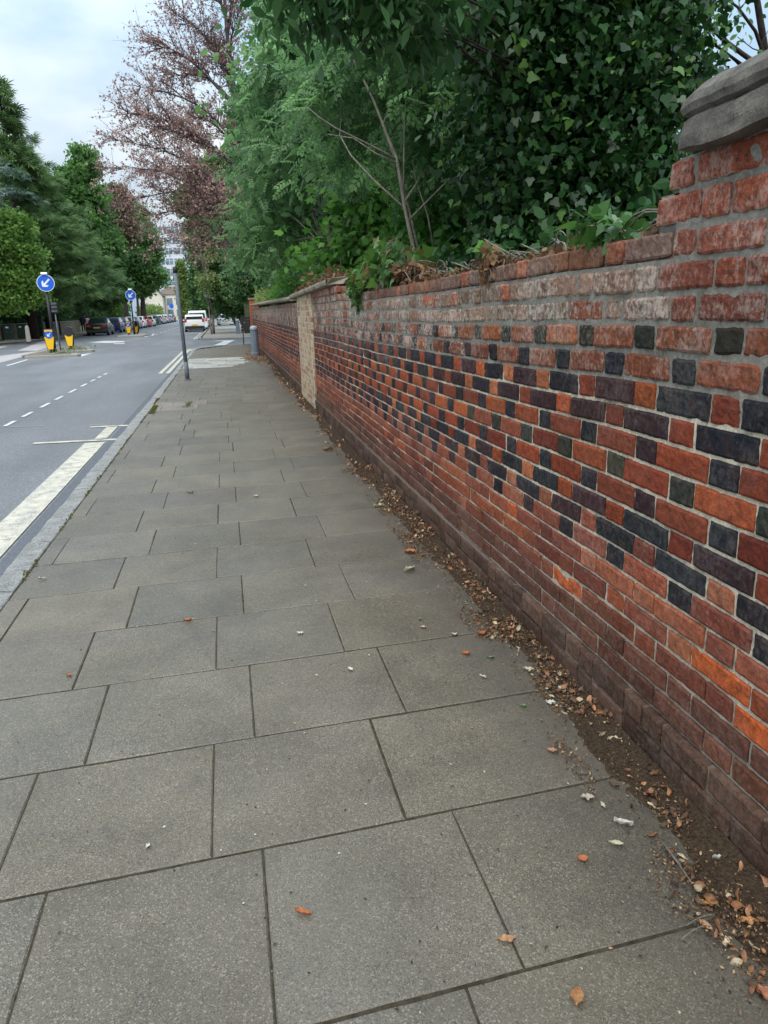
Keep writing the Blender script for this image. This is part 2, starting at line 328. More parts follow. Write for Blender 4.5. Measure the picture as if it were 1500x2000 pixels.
def leaves(name,cen,size,tpl,m,parent,var,up=1.0,out_dir=None,outw=0.0,sj=.35,droop=0.0,rng=None):
    """scatter the leaf template on points; normals lean up, tips lean out_dir"""
    rng=rng or RNG; T,Fs=tpl; N=len(cen); k=len(T); fn=len(Fs[0])
    nrm=rng.normal(0,1,(N,3)); nrm/=np.linalg.norm(nrm,axis=1)[:,None]; nrm[:,2]+=up; nrm/=np.linalg.norm(nrm,axis=1)[:,None]
    t=rng.normal(0,1,(N,3)); 
    if out_dir is not None: t=t*(1-outw)*.8+out_dir*outw
    t[:,2]-=droop; t-=nrm*(t*nrm).sum(1)[:,None]; t/=np.linalg.norm(t,axis=1)[:,None]+1e-9
    b=np.cross(t,nrm); sz=size*(1+rng.uniform(-sj,sj,N))
    V=(b[:,None,:]*T[None,:,0:1]+t[:,None,:]*T[None,:,1:2]+nrm[:,None,:]*T[None,:,2:3])*sz[:,None,None]+cen[:,None,:]
    idx=(np.array(Fs).ravel()[None,:]+(np.arange(N)*k)[:,None]).ravel()
    var=np.clip(var+rng.normal(0,.14,N),0,1); rnd=rng.uniform(0,1,N)
    return np_mesh(name,V.reshape(-1,3),fn,N*len(Fs),idx,m,parent,np.repeat(var,k),np.repeat(rnd,k))
def blob_points(blobs,nclump,per,spread,shell=.55,rng=None):
    """blobs: (center, (rx,ry,rz), weight). returns points, var per point, outward dir, clump centres"""
    rng=rng or RNG; wts=np.array([b[2] for b in blobs],float); wts/=wts.sum()
    which=rng.choice(len(blobs),nclump,p=wts); d=rng.normal(0,1,(nclump,3)); d/=np.linalg.norm(d,axis=1)[:,None]
    r=shell+(1.06-shell)*rng.uniform(0,1,nclump)**.8
    cen=np.array([list(b[0]) for b in blobs])[which]; rad=np.array([b[1] for b in blobs])[which]
    cc=cen+d*rad*r[:,None]; cv=rng.uniform(.05,.95,nclump)
    pts=np.repeat(cc,per,0)+rng.normal(0,1,(nclump*per,3))*spread*np.array([1,1,.62])
    od=np.repeat(d,per,0)*.6+rng.normal(0,.5,(nclump*per,3))
    return pts,np.repeat(cv,per)*.75+.12,od,cc
def bend(a,b,sag=.1,n=5,jit=.06,rng=random):
    a=Vector(a);b=Vector(b); L=(b-a).length; out=[]
    off=Vector((rng.gauss(0,1),rng.gauss(0,1),rng.gauss(0,.6)))*L*jit
    for i in range(n+1):
        t=i/n; p=a.lerp(b,t)+off*math.sin(math.pi*t)+Vector((0,0,1))*L*sag*math.sin(math.pi*t); out.append(p)
    return out
def make_tree(name,label,base,top,r0,blobs,nclump,per,spread,size,tpl,leafm,barkm,group=None,cat='tree',limbs=10,twigs=40,up=.7,shell=.5,droop=0,outw=.5,trunkpts=None,seed=1,sj=.35):
    rr=random.Random(seed); rg=np.random.default_rng(seed); root=empty(name,base,label,cat,group)
    mb=MB(); tp=trunkpts or bend(base,top,0,7,.03,rr); n=len(tp); rad=[r0*(1-.85*i/(n-1)) for i in range(n)]; rad[0]*=1.25
    mb.tube(tp,rad,9)
    pts,var,od,cc=blob_points(blobs,nclump,per,spread,shell,rg)
    bc=sorted(blobs,key=lambda b:-b[2]); tips=[]
    for i in range(limbs):
        b=bc[i%len(bc)]; tgt=Vector(b[0])+Vector((rr.uniform(-.4,.4)*b[1][0],rr.uniform(-.4,.4)*b[1][1],rr.uniform(-.3,.5)*b[1][2]))
        f=min(.95,max(.25,rr.uniform(.3,.8))); k=f*(n-1); i0=int(k); st=tp[i0].lerp(tp[min(i0+1,n-1)],k-i0)
        if st.z>tgt.z-0.1: 
            i0=max(1,int(.35*(n-1))); st=tp[i0]
        L=bend(st,tgt,.08,6,.07,rr); rl=r0*(1-.8*f)*.6; mb.tube(L,[rl*(1-.8*j/6) for j in range(7)],6); tips.append((L,rl))
    ids=rg.choice(len(cc),min(twigs,len(cc)),replace=False)
    for j in ids:
        c=Vector(cc[j]); best=min(((L[q],rl) for L,rl in tips for q in (3,4,5,6)),key=lambda e:(e[0]-c).length) if tips else (tp[-2],r0*.3)
        L=bend(best[0],c,.05,4,.08,rr); r=best[1]*.32; mb.tube(L,[r*(1-.75*q/4) for q in range(5)],4)
    mb.build('trunk',barkm,root,True,True,fix=False)
    leaves('crown',pts,size,tpl,leafm,root,var,up,od,outw,sj,droop,rg); return root
print('helpers ok')
# ------------------------------------------------------------------ ground, road, pavements
ZR=-0.10
def grid_sheet(name,x0,x1,y0,y1,z,m,nx=2,ny=2):
    mb=MB(); mb.sheet([(x0,y0),(x1,y0),(x1,y1),(x0,y1)],z); return tagp(mb.build(name,m),kind='structure')
grid_sheet('ground',-600,600,-40,900,-.30,M['grass_ground'])
mb=MB()   # main road plus side road on the right
mb.sheet([(-16.5,-6),(-1.43,-6),(-1.43,34.2),(-1.1,35.6),(-.2,36.9),(1.2,37.8),(30,37.9),(30,47.9),(1.2,47.9),(-1.2,48.1),(-1.75,49.6),(-1.75,240),(-10.9,240),(-11.6,68),(-12.7,57.5),(-14.2,50),(-15.6,43),(-16.5,30)],ZR)
tagp(mb.build('road',M['asphalt']),kind='structure')
mb=MB(); mb.poly([(-1.34,-6),(1.6,-6),(1.6,37.6),(.6,37.5),(-.45,36.6),(-1.15,35.2),(-1.34,33.6)],-.28,-.0042); 
tagp(mb.build('pavement_bed',M['pave_base']),kind='structure')
# individually laid slabs in one pavement mesh
rs=random.Random(3); mb=MB()
xcut0,xcut1=-1.285,1.30
def slab(x0,x1,y0,y1,row,near):
    g=.0008+rs.random()*.0014
    if rs.random()<.2: g+=.002
    gy=g+.0028
    tint=rs.uniform(.84,1.16); warm=rs.uniform(-.01,.06)
    base=(.112*tint*(1+warm),.096*tint,.068*tint*(1-warm*1.5))
    if 22.0<y0<26.4 and x0>-1.3 and x1<.75: base=(.46,.45,.40) if rs.random()<.8 else (.30,.29,.26)
    if -1.3<x0<-.6 and 12.0<y0<13.7: base=(.19,.155,.115)
    mb.col=base; dz=rs.uniform(-.0010,.0012); tx=rs.uniform(-.0009,.0009); ty=rs.uniform(-.0009,.0009)
    sh=lambda x:.055*x
    n=16 if near else 1; edge=[]
    for k in range(n): edge.append((x0+g+(x1-x0-2*g)*k/n,y0+gy))
    for k in range(n): edge.append((x1-g,y0+gy+(y1-y0-2*gy)*k/n))
    for k in range(n): edge.append((x1-g-(x1-x0-2*g)*k/n,y1-gy))
    for k in range(n): edge.append((x0+g,y1-gy-(y1-y0-2*gy)*k/n))
    cx,cy=(x0+x1)/2,(y0+y1)/2; m_=len(edge); vt=[];vm=[];vb=[]
    for (x,y) in edge:
        j=0
        if near:
            j=max(-.0015,mnoise.noise(Vector((x*14,y*14,row)))*.0035+mnoise.noise(Vector((x*45,y*45,row)))*.0018)
        fx=(x-cx); fy=(y-cy); l=math.hypot(fx,fy); ux,uy=fx/l,fy/l
        z=dz+tx*fx/.3+ty*fy/.3
        vt.append((x-ux*(.005+j),y-uy*(.005+j)+sh(x),z)); vm.append((x-ux*j*.6,y-uy*j*.6+sh(x),z-.004)); vb.append((x,y+sh(x),-.05))
    fs=[tuple(range(m_))]+[(k,m_+k,m_+(k+1)%m_,(k+1)%m_) for k in range(m_)]+[(m_+k,2*m_+k,2*m_+(k+1)%m_,m_+(k+1)%m_) for k in range(m_)]
    mb.add(vt+vm+vb,fs)
ys=[-2.9+.59*i for i in range(7)]; 
y=1.265; rows=[y-.59*i for i in range(8,0,-1)]; 
while y<37.3: rows.append(y); y+=rs.uniform(.585,.60)
k0=rows.index(1.265)
for r in range(len(rows)-1):
    ya,yb=rows[r],rows[r+1]; off=-.01 if (r-k0)%2==0 else -.155
    if yb>9: off+= [0,.2,.33,.1][(r//3)%4]
    xs=[off+.583*j+rs.uniform(-.006,.006) for j in range(-4,5)]
    lim0=xcut0 if yb<33.6 else xcut0+(yb-33.6)*.42
    xs=[x for x in xs if lim0+.1<x<xcut1-.33]; xs=[lim0]+xs+[xcut1]
    for a,b in zip(xs[:-1],xs[1:]): slab(a,b,ya,yb,r,ya<7.5)
pv=mb.build('pavement',M['slab'],attrs=True,fix=False); tagp(pv,kind='structure')
# kerb stones
mb=MB(); y=-4
outer=lambda y:-1.47
while y<33.5:
    L=rs.uniform(.75,1.0); a,b=y+.006,y+L-.006; dz=rs.uniform(-.004,.004); dx=rs.uniform(-.006,.006)
    n=10 if y<9 else 2; rowsv=[]
    prof=[(-1.292,-.06),(-1.292,-.006),(-1.30,.0),(-1.37,.002),(-1.43,-.004),(-1.455,-.02),(-1.468,-.05),(-1.475,-.14)]
    vs=[];fs=[]
    for i in range(n+1):
        yy=a+(b-a)*i/n
        for (px_,pz) in prof:
            j=mnoise.noise(Vector((px_*9,yy*6,pz*9)))*.012+mnoise.noise(Vector((px_*30,yy*30,5)))*.005
            vs.append((px_+dx-(j if px_<-1.4 else 0),yy,pz+dz+(j*.5 if pz>-.05 else 0)))
    k=len(prof)
    for i in range(n):
        for q in range(k-1): fs.append((i*k+q,i*k+q+1,(i+1)*k+q+1,(i+1)*k+q))
    fs.append(tuple(range(k))); fs.append(tuple(n*k+q for q in range(k-1,-1,-1))); mb.add(vs,fs); y+=L
tagp(mb.build('kerb',M['kerb']),kind='structure')
# curved kerb round the corner
def strip(name,path,wd,z0,z1,m):
    mb=MB(); L=[];R=[]
    for i,p in enumerate(path):
        a=Vector(path[max(i-1,0)]); b=Vector(path[min(i+1,len(path)-1)]); d=(b-a).normalized(); n=Vector((-d.y,d.x)); L.append((p[0]+n.x*wd,p[1]+n.y*wd)); R.append(p)
    for i in range(len(path)-1):
        mb.poly([R[i],R[i+1],L[i+1],L[i]],z0,z1)
    return tagp(mb.build(name,m),kind='structure')
strip('kerb_corner',[(-1.30,33.5),(-1.14,35.0),(-.45,36.5),(.5,37.35),(1.6,37.62),(6,37.7)],.15,-.28,.0,M['kerb'])
strip('kerb_far_corner',[(6,48.2),(1.2,48.2),(-.9,48.35),(-1.45,49.2),(-1.58,51),(-1.6,240)],.15,-.28,.0,M['kerb'])
mb=MB(); mb.poly([(1.2,48.32),(-.85,48.5),(-1.35,49.3),(-1.47,51),(-1.5,240),(3.2,240),(3.2,48.3)],-.28,.0)
tagp(mb.build('far_pavement',mat('far_paving',(.24,.225,.20),.9,.2,noise=(2.5,.25,6))),kind='structure')
mb=MB(); mb.poly([(1.6,30),(1.6,37.55),(6,37.6),(6,30)],-.28,-.002); tagp(mb.build('side_pavement',mat('side_paving',(.22,.205,.18),.9,.2,noise=(2,.3,6))),kind='structure')
lk=[(-11.0,240),(-11.65,68),(-12.75,57.5),(-14.25,50),(-15.65,43),(-16.6,30),(-17,-6)]
mb=MB(); mb.poly([(-11.0,240),(-11.65,68),(-12.75,57.5),(-14.25,50),(-15.65,43),(-16.6,30),(-17,-6),(-22,-6),(-20,30),(-17.6,45),(-15.4,57),(-14.6,68),(-14.4,240)],-.28,.0)
tagp(mb.build('pavement_across_road',mat('brown_paving',(.27,.225,.185),.9,.2,noise=(1.5,.3,6))),kind='structure')
strip('kerb_across_road',[(x+.0,y) for x,y in lk],-.14,-.28,.012,M['kerb']) 
# gutter and road markings: thin sheets
def mark(name,polys,m,dz): 
    mb=MB()
    for p in polys: mb.sheet(p,ZR+dz)
    return tagp(mb.build(name,m),kind='structure')
def lane(x0,x1,y0,y1,slant=0,n=1):
    return [(x0,y0),(x1,y0+slant),(x1,y1+slant),(x0,y1)]
mark('gutter_strip',[lane(-1.62,-1.43,-6,34)],M['gutter'],.004)
yl=[lane(-1.90,-1.645,-6,10.15),lane(-2.58,-1.50,10.32,10.44,-.06),lane(-1.83,-1.67,10.44,11.62),lane(-2.08,-1.50,11.60,11.72,-.05)]
for i,(a,b) in enumerate(((-1.915,-1.805),(-1.715,-1.60))): yl.append([(a,21.8),(b,21.75),(b,34.6),(b+.3,36.0),(b+1.0,37.3),(b+1.0,37.5),(a+.85,37.5),(a+.2,36.2),(a,34.8)])
for a,b in ((-2.05,-1.94),(-1.85,-1.74)): yl.append(lane(a,b,50.2,66))
mark('yellow_road_lines',yl,M['yellow'],.008)
wl=[lane(-3.455,-3.385,a,b) for a,b in ((12.27,12.85),(13.34,14.0),(14.63,15.35),(15.89,16.62),(17.29,18.09),(18.72,19.48),(20.09,20.7),(21.2,21.7),(22.27,22.89))]
for k in range(8): wl.append(lane(-5.75,-5.6,46+k*5+20,48+k*5+20))
zA=lambda x,y:(x/7.5,500+y/7.5)
U=lambda L:[tuple(G(*q,ZR)[:2]) for q in L]
wl.append(U([zA(88,1608),zA(400,1516),zA(405,1526),zA(110,1616)]))
wl+= [U([zA(1190,1445),zA(1345,1425),zA(1190,1478)])]
zB=lambda x,y:(150+x/7.5,540+y/7.5)
wl+= [U([zB(180,972),zB(380,945),zB(690,948),zB(700,962),zB(480,975)]),U([zB(540,983),zB(700,978),zB(700,990),zB(545,992)]),
      U([zB(985,878),zB(1080,868),zB(1000,890)]),U([zB(1090,862),zB(1130,828),zB(1135,842),zB(1110,872)])]
wl+= [[(-1.0,45.4),(.55,45.4),(.5,46.4),(-.3,46.4)],[(-.62,39.6),(.0,39.9),(.45,45.4),(-.1,45.4)]]
mark('white_road_lines',wl,M['white'],.008)
mark('worn_hatching',[U([zA(-200,1490),zA(430,1408),zA(560,1398),zA(430,1452),zA(-200,1620)]),U([zA(255,1388),zA(640,1240),zA(860,1262),zA(840,1290),zA(560,1390)]),
    U([zA(-200,1360),zA(0,1330),zA(100,1318),zA(100,1328),zA(-200,1400)])],M['pinkish'],.004)
mark('sealed_road_joints',[lane(-3.43,-2.82,12.15,12.19,-.1),lane(-2.12,-1.83,11.88,11.92,-.05),lane(-5.2,-1.5,21.3,21.33,-.1)],M['seal'],.006)
# moss and weeds along the kerb joint
pts=[];var=[]
for i in range(2600):
    y=1.5+(RNG.uniform(0,1)**1.3)*26; 
    if mnoise.noise(Vector((0,y*.9,3)))<-.02: continue
    pts.append((-1.287+RNG.normal(0,.008),y,.0+RNG.uniform(-.004,.004))); var.append(.5+.5*mnoise.noise(Vector((3,y*2,1))))
for i in range(900):
    y=12.1+RNG.uniform(0,1.0); pts.append((-1.27+RNG.uniform(0,.07),y,RNG.uniform(0,.02))); var.append(.7)
for i in range(260):
    pts.append((-.70+RNG.normal(0,.03),12.7+RNG.uniform(0,.8),RNG.uniform(0,.012))); var.append(.6)
o=leaves('kerb_moss',np.array(pts),.016,tpl_leaf(.35),leaf_material('moss',(.07,.045,.02),(.13,.15,.03),.9,.1,.2),None,np.array(var),.5,sj=.6); tagp(o,'moss and tiny weeds growing in the joint behind the granite kerb','moss',kind='stuff')
print('ground ok')
# ------------------------------------------------------------------ brick wall
ROWS=[1.71,1.62,1.525,1.435,1.343,1.248,1.157,1.071,.985,.897,.811,.73,.65,.568,.488,.408,.328,.249,.170]  # boundaries of courses 1..18
def sag(y):
    t=[(-3,0),(2.4,0),(4.6,-.033),(6.6,-.043),(9,-.03),(14,-.05),(40,-.05)]
    for (a,p),(b,q) in zip(t[:-1],t[1:]):
        if a<=y<=b: return p+(q-p)*(y-a)/(b-a)
    return 0
def zwarp(z,y):
    s=sag(y)*min(1,max(0,z/1.2)); return z+s+ (mnoise.noise(Vector((y*.6,z*2,2)))*.010+mnoise.noise(Vector((y*2.3,z*5,7)))*.004)*min(1,z*2)
XF=1.32
rb=random.Random(11)
def lerp3(a,b,t): return tuple(a[i]+(b[i]-a[i])*t for i in range(3))
RED=[(.29,.056,.020),(.34,.070,.020),(.23,.044,.020),(.26,.062,.030),(.38,.088,.022),(.19,.036,.020)]
DARK=[(.022,.022,.030),(.028,.025,.031),(.016,.019,.026),(.045,.024,.028),(.024,.027,.031)]
OLIVE=[(.040,.038,.026),(.034,.038,.028),(.055,.050,.032)]
def brick_color(r,header,y):
    """r = course number from the top; dark diaper pattern by course"""
    eff=.0; q=rb.random()
    dark=(r in (4,5,8,9,10,13) and header) or (r in (6,7,11,12) and not header)
    if r==4 and y>7 and header: dark=rb.random()<.7
    if dark:
        c=rb.choice(DARK)
        if r in (4,9) and y<4.2: c=rb.choice(OLIVE)
        if not header and rb.random()<.3: c=(.055,.024,.027)
        if r==13 and rb.random()<.08: c=rb.choice(RED)
        eff=.12 if r>4 else .45*(y>2.6)
        if y>6 and r<8: eff=.5
    else:
        c=rb.choice(RED)
        if header and rb.random()<.25: c=(.40,.12,.045)
        if r<=0: c=rb.choice([(.31,.080,.038),(.27,.066,.032),(.33,.10,.05)]); eff=.62
        elif r==1:
            c=rb.choice([(.24,.105,.055),(.20,.10,.065),(.30,.10,.05),(.17,.095,.07)]) if y>2.15 else (.34,.10,.06); eff=.35 if y>2.15 else .8
        elif r<=3:
            if y>2.15: c=rb.choice([(.28,.17,.11),(.26,.15,.10),(.32,.19,.13),(.20,.13,.085)] if rb.random()<.78 else [(.33,.10,.05)]); eff=1.0 if y<4 else 1.3
            else: c=rb.choice([(.29,.072,.034),(.24,.062,.032),(.20,.055,.032)]); eff=.55
        elif r<=5: eff=.55 if y>2.0 else .25; c=lerp3(c,(.20,.085,.042),.5)
        elif r<=9: eff=.08
        elif 12<=r<=14: eff=.2; c=lerp3(c,(.25,.09,.06),.35)
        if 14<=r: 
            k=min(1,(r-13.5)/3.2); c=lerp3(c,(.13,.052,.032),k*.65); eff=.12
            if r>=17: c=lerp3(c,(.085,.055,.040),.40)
        if y>10 and r>=6: eff=.2
    if y>4.2 and 2<=r<=5: eff=max(eff,1.25)
    if y>7 and r<=5: eff=max(eff,1.4)
    t=rb.uniform(.68,1.12); g_=sum(c)/3; return tuple((x*.93+g_*.07)*t for x in c),eff
def add_brick(mb,y0,y1,z0,z1,xf,depth,near,r,header,yw=None,flip=False):
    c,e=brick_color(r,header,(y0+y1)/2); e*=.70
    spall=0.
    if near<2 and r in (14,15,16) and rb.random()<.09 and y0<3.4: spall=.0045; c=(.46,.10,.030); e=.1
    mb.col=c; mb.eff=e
    w=y1-y0; h=z1-z0; cy=(y0+y1)/2; cz=(z0+z1)/2
    rot=rb.uniform(-.012,.012) if near<3 else 0; dx=rb.uniform(-.003,.003)+(.002 if r<4 else 0); rnd=.07 if r<=5 else .02
    if near==0: nx=max(6,int(w/.013)); nz=7
    elif near==1: nx=max(3,int(w/.035)); nz=3
    else: nx=1;nz=1
    W=nx+1; vs=[];fs=[]; sd=rb.uniform(0,100)
    amp=.0055 if r<=6 else .003
    for j in range(nz+1):
        for i in range(W):
            u=2*i/nx-1; v=2*j/nz-1
            if near==0:  # crowd the outer columns toward the rim
                u=math.copysign(1-(1-abs(u))**1.25,u); v=math.copysign(1-(1-abs(v))**1.2,v)
            k=(abs(u)**6)*(abs(v)**6)*rnd
            uu=u*(1-k*h/w*1.0); vv=v*(1-k)
            yy=uu*w/2; zz=vv*h/2
            if near==0:
                ed=max(abs(u),abs(v))
                yy+=mnoise.noise(Vector((sd,v*9,u*9)))*.0012*abs(u); zz+=mnoise.noise(Vector((sd+4,u*14,v*5)))*.0013*abs(v)
                yy+=mnoise.noise(Vector((sd,v*2.2,u*3)))*.0024*abs(u)*(1.9 if r<6 else 1); zz+=mnoise.noise(Vector((sd+9,u*3.5*w/h*.5,v)))*.0018*abs(v)*(2.2 if r<6 else 1)
                d=mnoise.noise(Vector((yy*22+sd,zz*22,0)))*amp+mnoise.noise(Vector((yy*70+sd,zz*70,5)))*amp*.45
                rim=min((1-abs(u))*w/2,(1-abs(v))*h/2); d-=.0042*max(0,1-rim/.004); d+=mnoise.noise(Vector((yy*150+sd,zz*150,8)))*.0012
                if spall: d-=spall*max(0,.5+mnoise.noise(Vector((yy*14+sd,zz*18,3)))*1.2)
            elif near==1:
                d=mnoise.noise(Vector((yy*20+sd,zz*20,0)))*amp; d-=.004 if max(abs(u),abs(v))>.99 else 0
            else: d=0
            y_=cy+yy; z_=cz+zz+rot*yy
            vs.append((xf+dx-d,y_,zwarp(z_,y_)))
    for j in range(nz):
        for i in range(nx): a=j*W+i; fs.append((a,a+1,a+W+1,a+W))
    rim=[i for i in range(W)]+[j*W+nx for j in range(1,nz+1)]+[nz*W+i for i in range(nx-1,-1,-1)]+[j*W for j in range(nz-1,0,-1)]
    nb=len(vs)
    for q in rim: x,y,z=vs[q]; vs.append((xf+depth,y,z))
    k=len(rim)
    for a in range(k): b=(a+1)%k; fs.append((rim[b],rim[a],nb+a,nb+b))
    if near<3 and r<=1: fs.append(tuple(nb+a for a in range(k)))
    mb.add(vs,fs)
def course(mb,r,z0,z1,ya,yb,xf=XF,depth=.05,gapz=.006,gapy=.006):
    """lay one Flemish-bond course between ya and yb"""
    P0=.414 if r<=4 else (.404 if r>=8 else .409)
    d=1.811-.0095*(r-4) if r>=1 else 1.85
    if r%2: d-=P0/2
    hw=.065
    k=int((ya-d)/P0)-2
    while True:
        yc=d+k*P0
        segs=[(yc-hw,yc+hw,True),(yc+hw,yc+P0-hw,False)]
        for a,b,hd in segs:
            ja=rb.uniform(-.004,.004); a2=max(a+gapy+ja,ya); b2=min(b-gapy+ja,yb)
            if b2-a2>.03:
                m_=(a2+b2)/2; near=0 if m_<4.6 else (1 if m_<9 else 2)
                if m_<.7: near=1
                zz=rb.uniform(-.0015,.0015)
                if r==1 and m_>3 and rb.random()<.04: continue
                add_brick(mb,a2,b2,z0+gapz+zz,z1-gapz+zz,xf,depth,near,r,hd)
        k+=1
        if d+k*P0-hw>yb: break
def mortar_sheet(mb,xf,ya,yb,z0,z1,stepf=lambda y:.025):
    ys=[ya]; 
    while ys[-1]<yb-1e-4: ys.append(min(yb,ys[-1]+(.022 if .8<ys[-1]<5 else (.08 if ys[-1]<10 else .4))))
    nz=int((z1-z0)/.022)+1; V=[];Fs=[];cols=[]
    for i,y in enumerate(ys):
        for j in range(nz+1):
            z=z0+(z1-z0)*j/nz
            d=mnoise.noise(Vector((y*11,z*11,1)))*.0035+mnoise.noise(Vector((y*38,z*38,4)))*.0025+.001
            up=min(1,max(0,(z-1.16)/.1)); 
            d+=up*.0012*(1 if mnoise.noise(Vector((y*1.6,z*7,9)))>-.25 else -1.4)
            V.append((xf+.0095-d,y,zwarp(z,y)))
            t=mnoise.noise(Vector((y*1.2,z*3,6)))*.5+.5
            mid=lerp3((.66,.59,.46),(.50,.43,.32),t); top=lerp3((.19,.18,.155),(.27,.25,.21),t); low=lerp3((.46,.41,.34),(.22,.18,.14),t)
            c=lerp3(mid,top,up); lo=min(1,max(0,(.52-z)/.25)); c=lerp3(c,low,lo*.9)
            mb_c=c; cols.append(mb_c)
    n=nz+1
    for i in range(len(ys)-1):
        for j in range(nz): Fs.append((i*n+j,i*n+j+1,(i+1)*n+j+1,(i+1)*n+j))
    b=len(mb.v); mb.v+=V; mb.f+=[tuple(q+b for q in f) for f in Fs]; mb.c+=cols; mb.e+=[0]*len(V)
def core(mb,xf,ya,yb,z0,ztop,th=.22):
    ys=np.linspace(ya,yb,int((yb-ya)/.4)+2); n=len(ys); vs=[]
    for y in ys: vs+=[(xf+.013,y,z0),(xf+th,y,z0),(xf+th,y,zwarp(ztop,y)-.012),(xf+.013,y,zwarp(ztop,y)-.012)]
    fs=[(3,2,1,0),tuple((n-1)*4+k for k in range(4))]
    for i in range(n-1):
        for k in range(4): fs.append((i*4+k,i*4+(k+1)%4,(i+1)*4+(k+1)%4,(i+1)*4+k))
    mb.col=(.20,.12,.085); mb.add(vs,fs)
def wall(label,ya,yb,xf,top,cat='wall'):
    root=empty('brick_wall',(xf,ya,0),label,cat)
    mb=MB()
    for i in range(18):
        z1,z0=ROWS[i],ROWS[i+1]
        if top<18 and i<0: continue
        course(mb,i+1,z0,z1,ya,yb,xf,gapz=.0092 if i<5 else .0058,gapy=.0075 if i<5 else .005)
    if ya<0: course(mb,0,1.716,1.812,8.95,yb,xf,gapz=.008)
    mb.build('brickwork',M['brick'],root,False,True,True,fix=True)
    m2=MB(); mortar_sheet(m2,xf,ya,yb,.10,1.625); core(m2,xf,ya,yb,-.1,1.66)
    if ya<0: m2.box(xf+.012,xf+.22,9.0,yb,1.55,1.77)
    m2.build('mortar',M['mortar'],root,True,True,True,fix=False)
    # plinth, two courses of dirty brick standing proud
    pb=MB()
    for r,(z0,z1) in ((19,(.083,.168)),(20,(-.01,.083))): 
        k=0; y=ya
        while y<yb-.05:
            L=rb.choice([.24,.24,.12]) ; y2=min(yb,y+L); c=(.085,.048,.033); t=rb.uniform(.6,1.4)
            near=0 if y<4 and y>.7 else (1 if y<9 else 2)
            a=len(pb.v); add_brick(pb,y+.0045,y2-.0045,z0+.004,z1-.004,xf-.028+.006*rb.random(),.06,near,r,False); cc=tuple(q*t for q in c)
            for q in range(a,len(pb.v)): pb.c[q]=cc; pb.e[q]=.08
            y=y2
    pb.build('plinth',M['brick'],root,False,True,True)
    mb=MB(); mb.col=(.13,.10,.08); mb.box(xf-.016,xf+.02,ya,yb,-.1,.163); mb.build('plinth_mortar',M['mortar'],root,True,True,True,fix=False)
    return root
W1=wall('long red brick wall with dark blue diaper bricks beside the paving slabs',-3.0,11.55,XF,18)
W2=wall('low far stretch of dark red brick wall running from the pale pier to the grey bollard',13.75,36.6,XF+.005,18)
# stepped end pier of the near wall: two extra courses and a coping
mb=MB()
def pcourse(r,z0,z1,yend,segs):
    y=yend; i=0
    while y>-3:
        L=segs[i%len(segs)]; add_brick(mb,y-L+.007,y-.007,z0+.008,z1-.009,XF,.10,0 if y>.7 else 1,r,False); y-=L; i+=1
rb.seed(5)
pcourse(0,1.715,1.812,2.215,[.235,.13,.27])
a=len(mb.v); pcourse(-1,1.812,1.905,2.155,[.135,.36,.26]); 
n0=None
mb.build('pier_courses',M['brick'],W1,False,True,True)
m2=MB(); mortar_sheet(m2,XF,-3,2.10,1.62,1.90); m2.col=(.22,.21,.19); m2.box(XF+.013,XF+.36,-3,2.195,1.66,1.805); m2.box(XF+.013,XF+.36,-3,2.13,1.80,1.893)
m2.build('pier_mortar',M['mortar'],W1,True,True,True,fix=False)
# return (end) bricks seen on the step
def coping(name,parent,prof,ya,yb,m,amp=.006,step=.03,zf=lambda y:0,endround=.03,seed=0,breakamp=0):
    n=max(2,int(abs(yb-ya)/step)); k=len(prof); vs=[];fs=[]; cx=sum(p[0] for p in prof)/k; cz=sum(p[1] for p in prof)/k
    for i in range(n+1):
        y=ya+(yb-ya)*i/n; e=min(abs(y-ya),abs(y-yb)); sh=1-.10*max(0,1-e/endround)**2
        for (x,z) in prof:
            j=mnoise.noise(Vector((x*7+seed,y*5,z*7)))*amp+mnoise.noise(Vector((x*25+seed,y*22,z*25)))*amp*.45
            yy=y
            if breakamp and i in (0,n): yy+=mnoise.noise(Vector((x*6,z*9,seed)))*breakamp
            vs.append((cx+(x-cx)*sh+j,yy,cz+(z-cz)*sh+j+zf(y)))
    for i in range(n):
        for q in range(k): fs.append((i*k+q,i*k+(q+1)%k,(i+1)*k+(q+1)%k,(i+1)*k+q))
    fs.append(tuple(range(k))); fs.append(tuple(n*k+q for q in range(k-1,-1,-1)))
    mb=MB(); mb.add(vs,fs); return mb.build(name,m,parent,False,True)
def dens(p,n=3):
    out=[]
    for a,b in zip(p,p[1:]+p[:1]):
        for i in range(n): out.append((a[0]+(b[0]-a[0])*i/n,a[1]+(b[1]-a[1])*i/n))
    return out
cp=[(1.30,1.897),(1.272,1.903),(1.268,1.935),(1.270,1.972),(1.283,1.982),(1.268,1.990),(1.262,2.008),(1.268,2.030),(1.30,2.058),(1.36,2.082),(1.45,2.125),(1.55,2.165),(1.64,2.19),(1.72,2.15),(1.80,2.07),(1.84,2.0),(1.83,1.90)]
o=coping('coping_stone',W1,dens(cp,4),2.03,-3.0,M['stone'],.014,.02,endround=.09,seed=3,breakamp=.05)
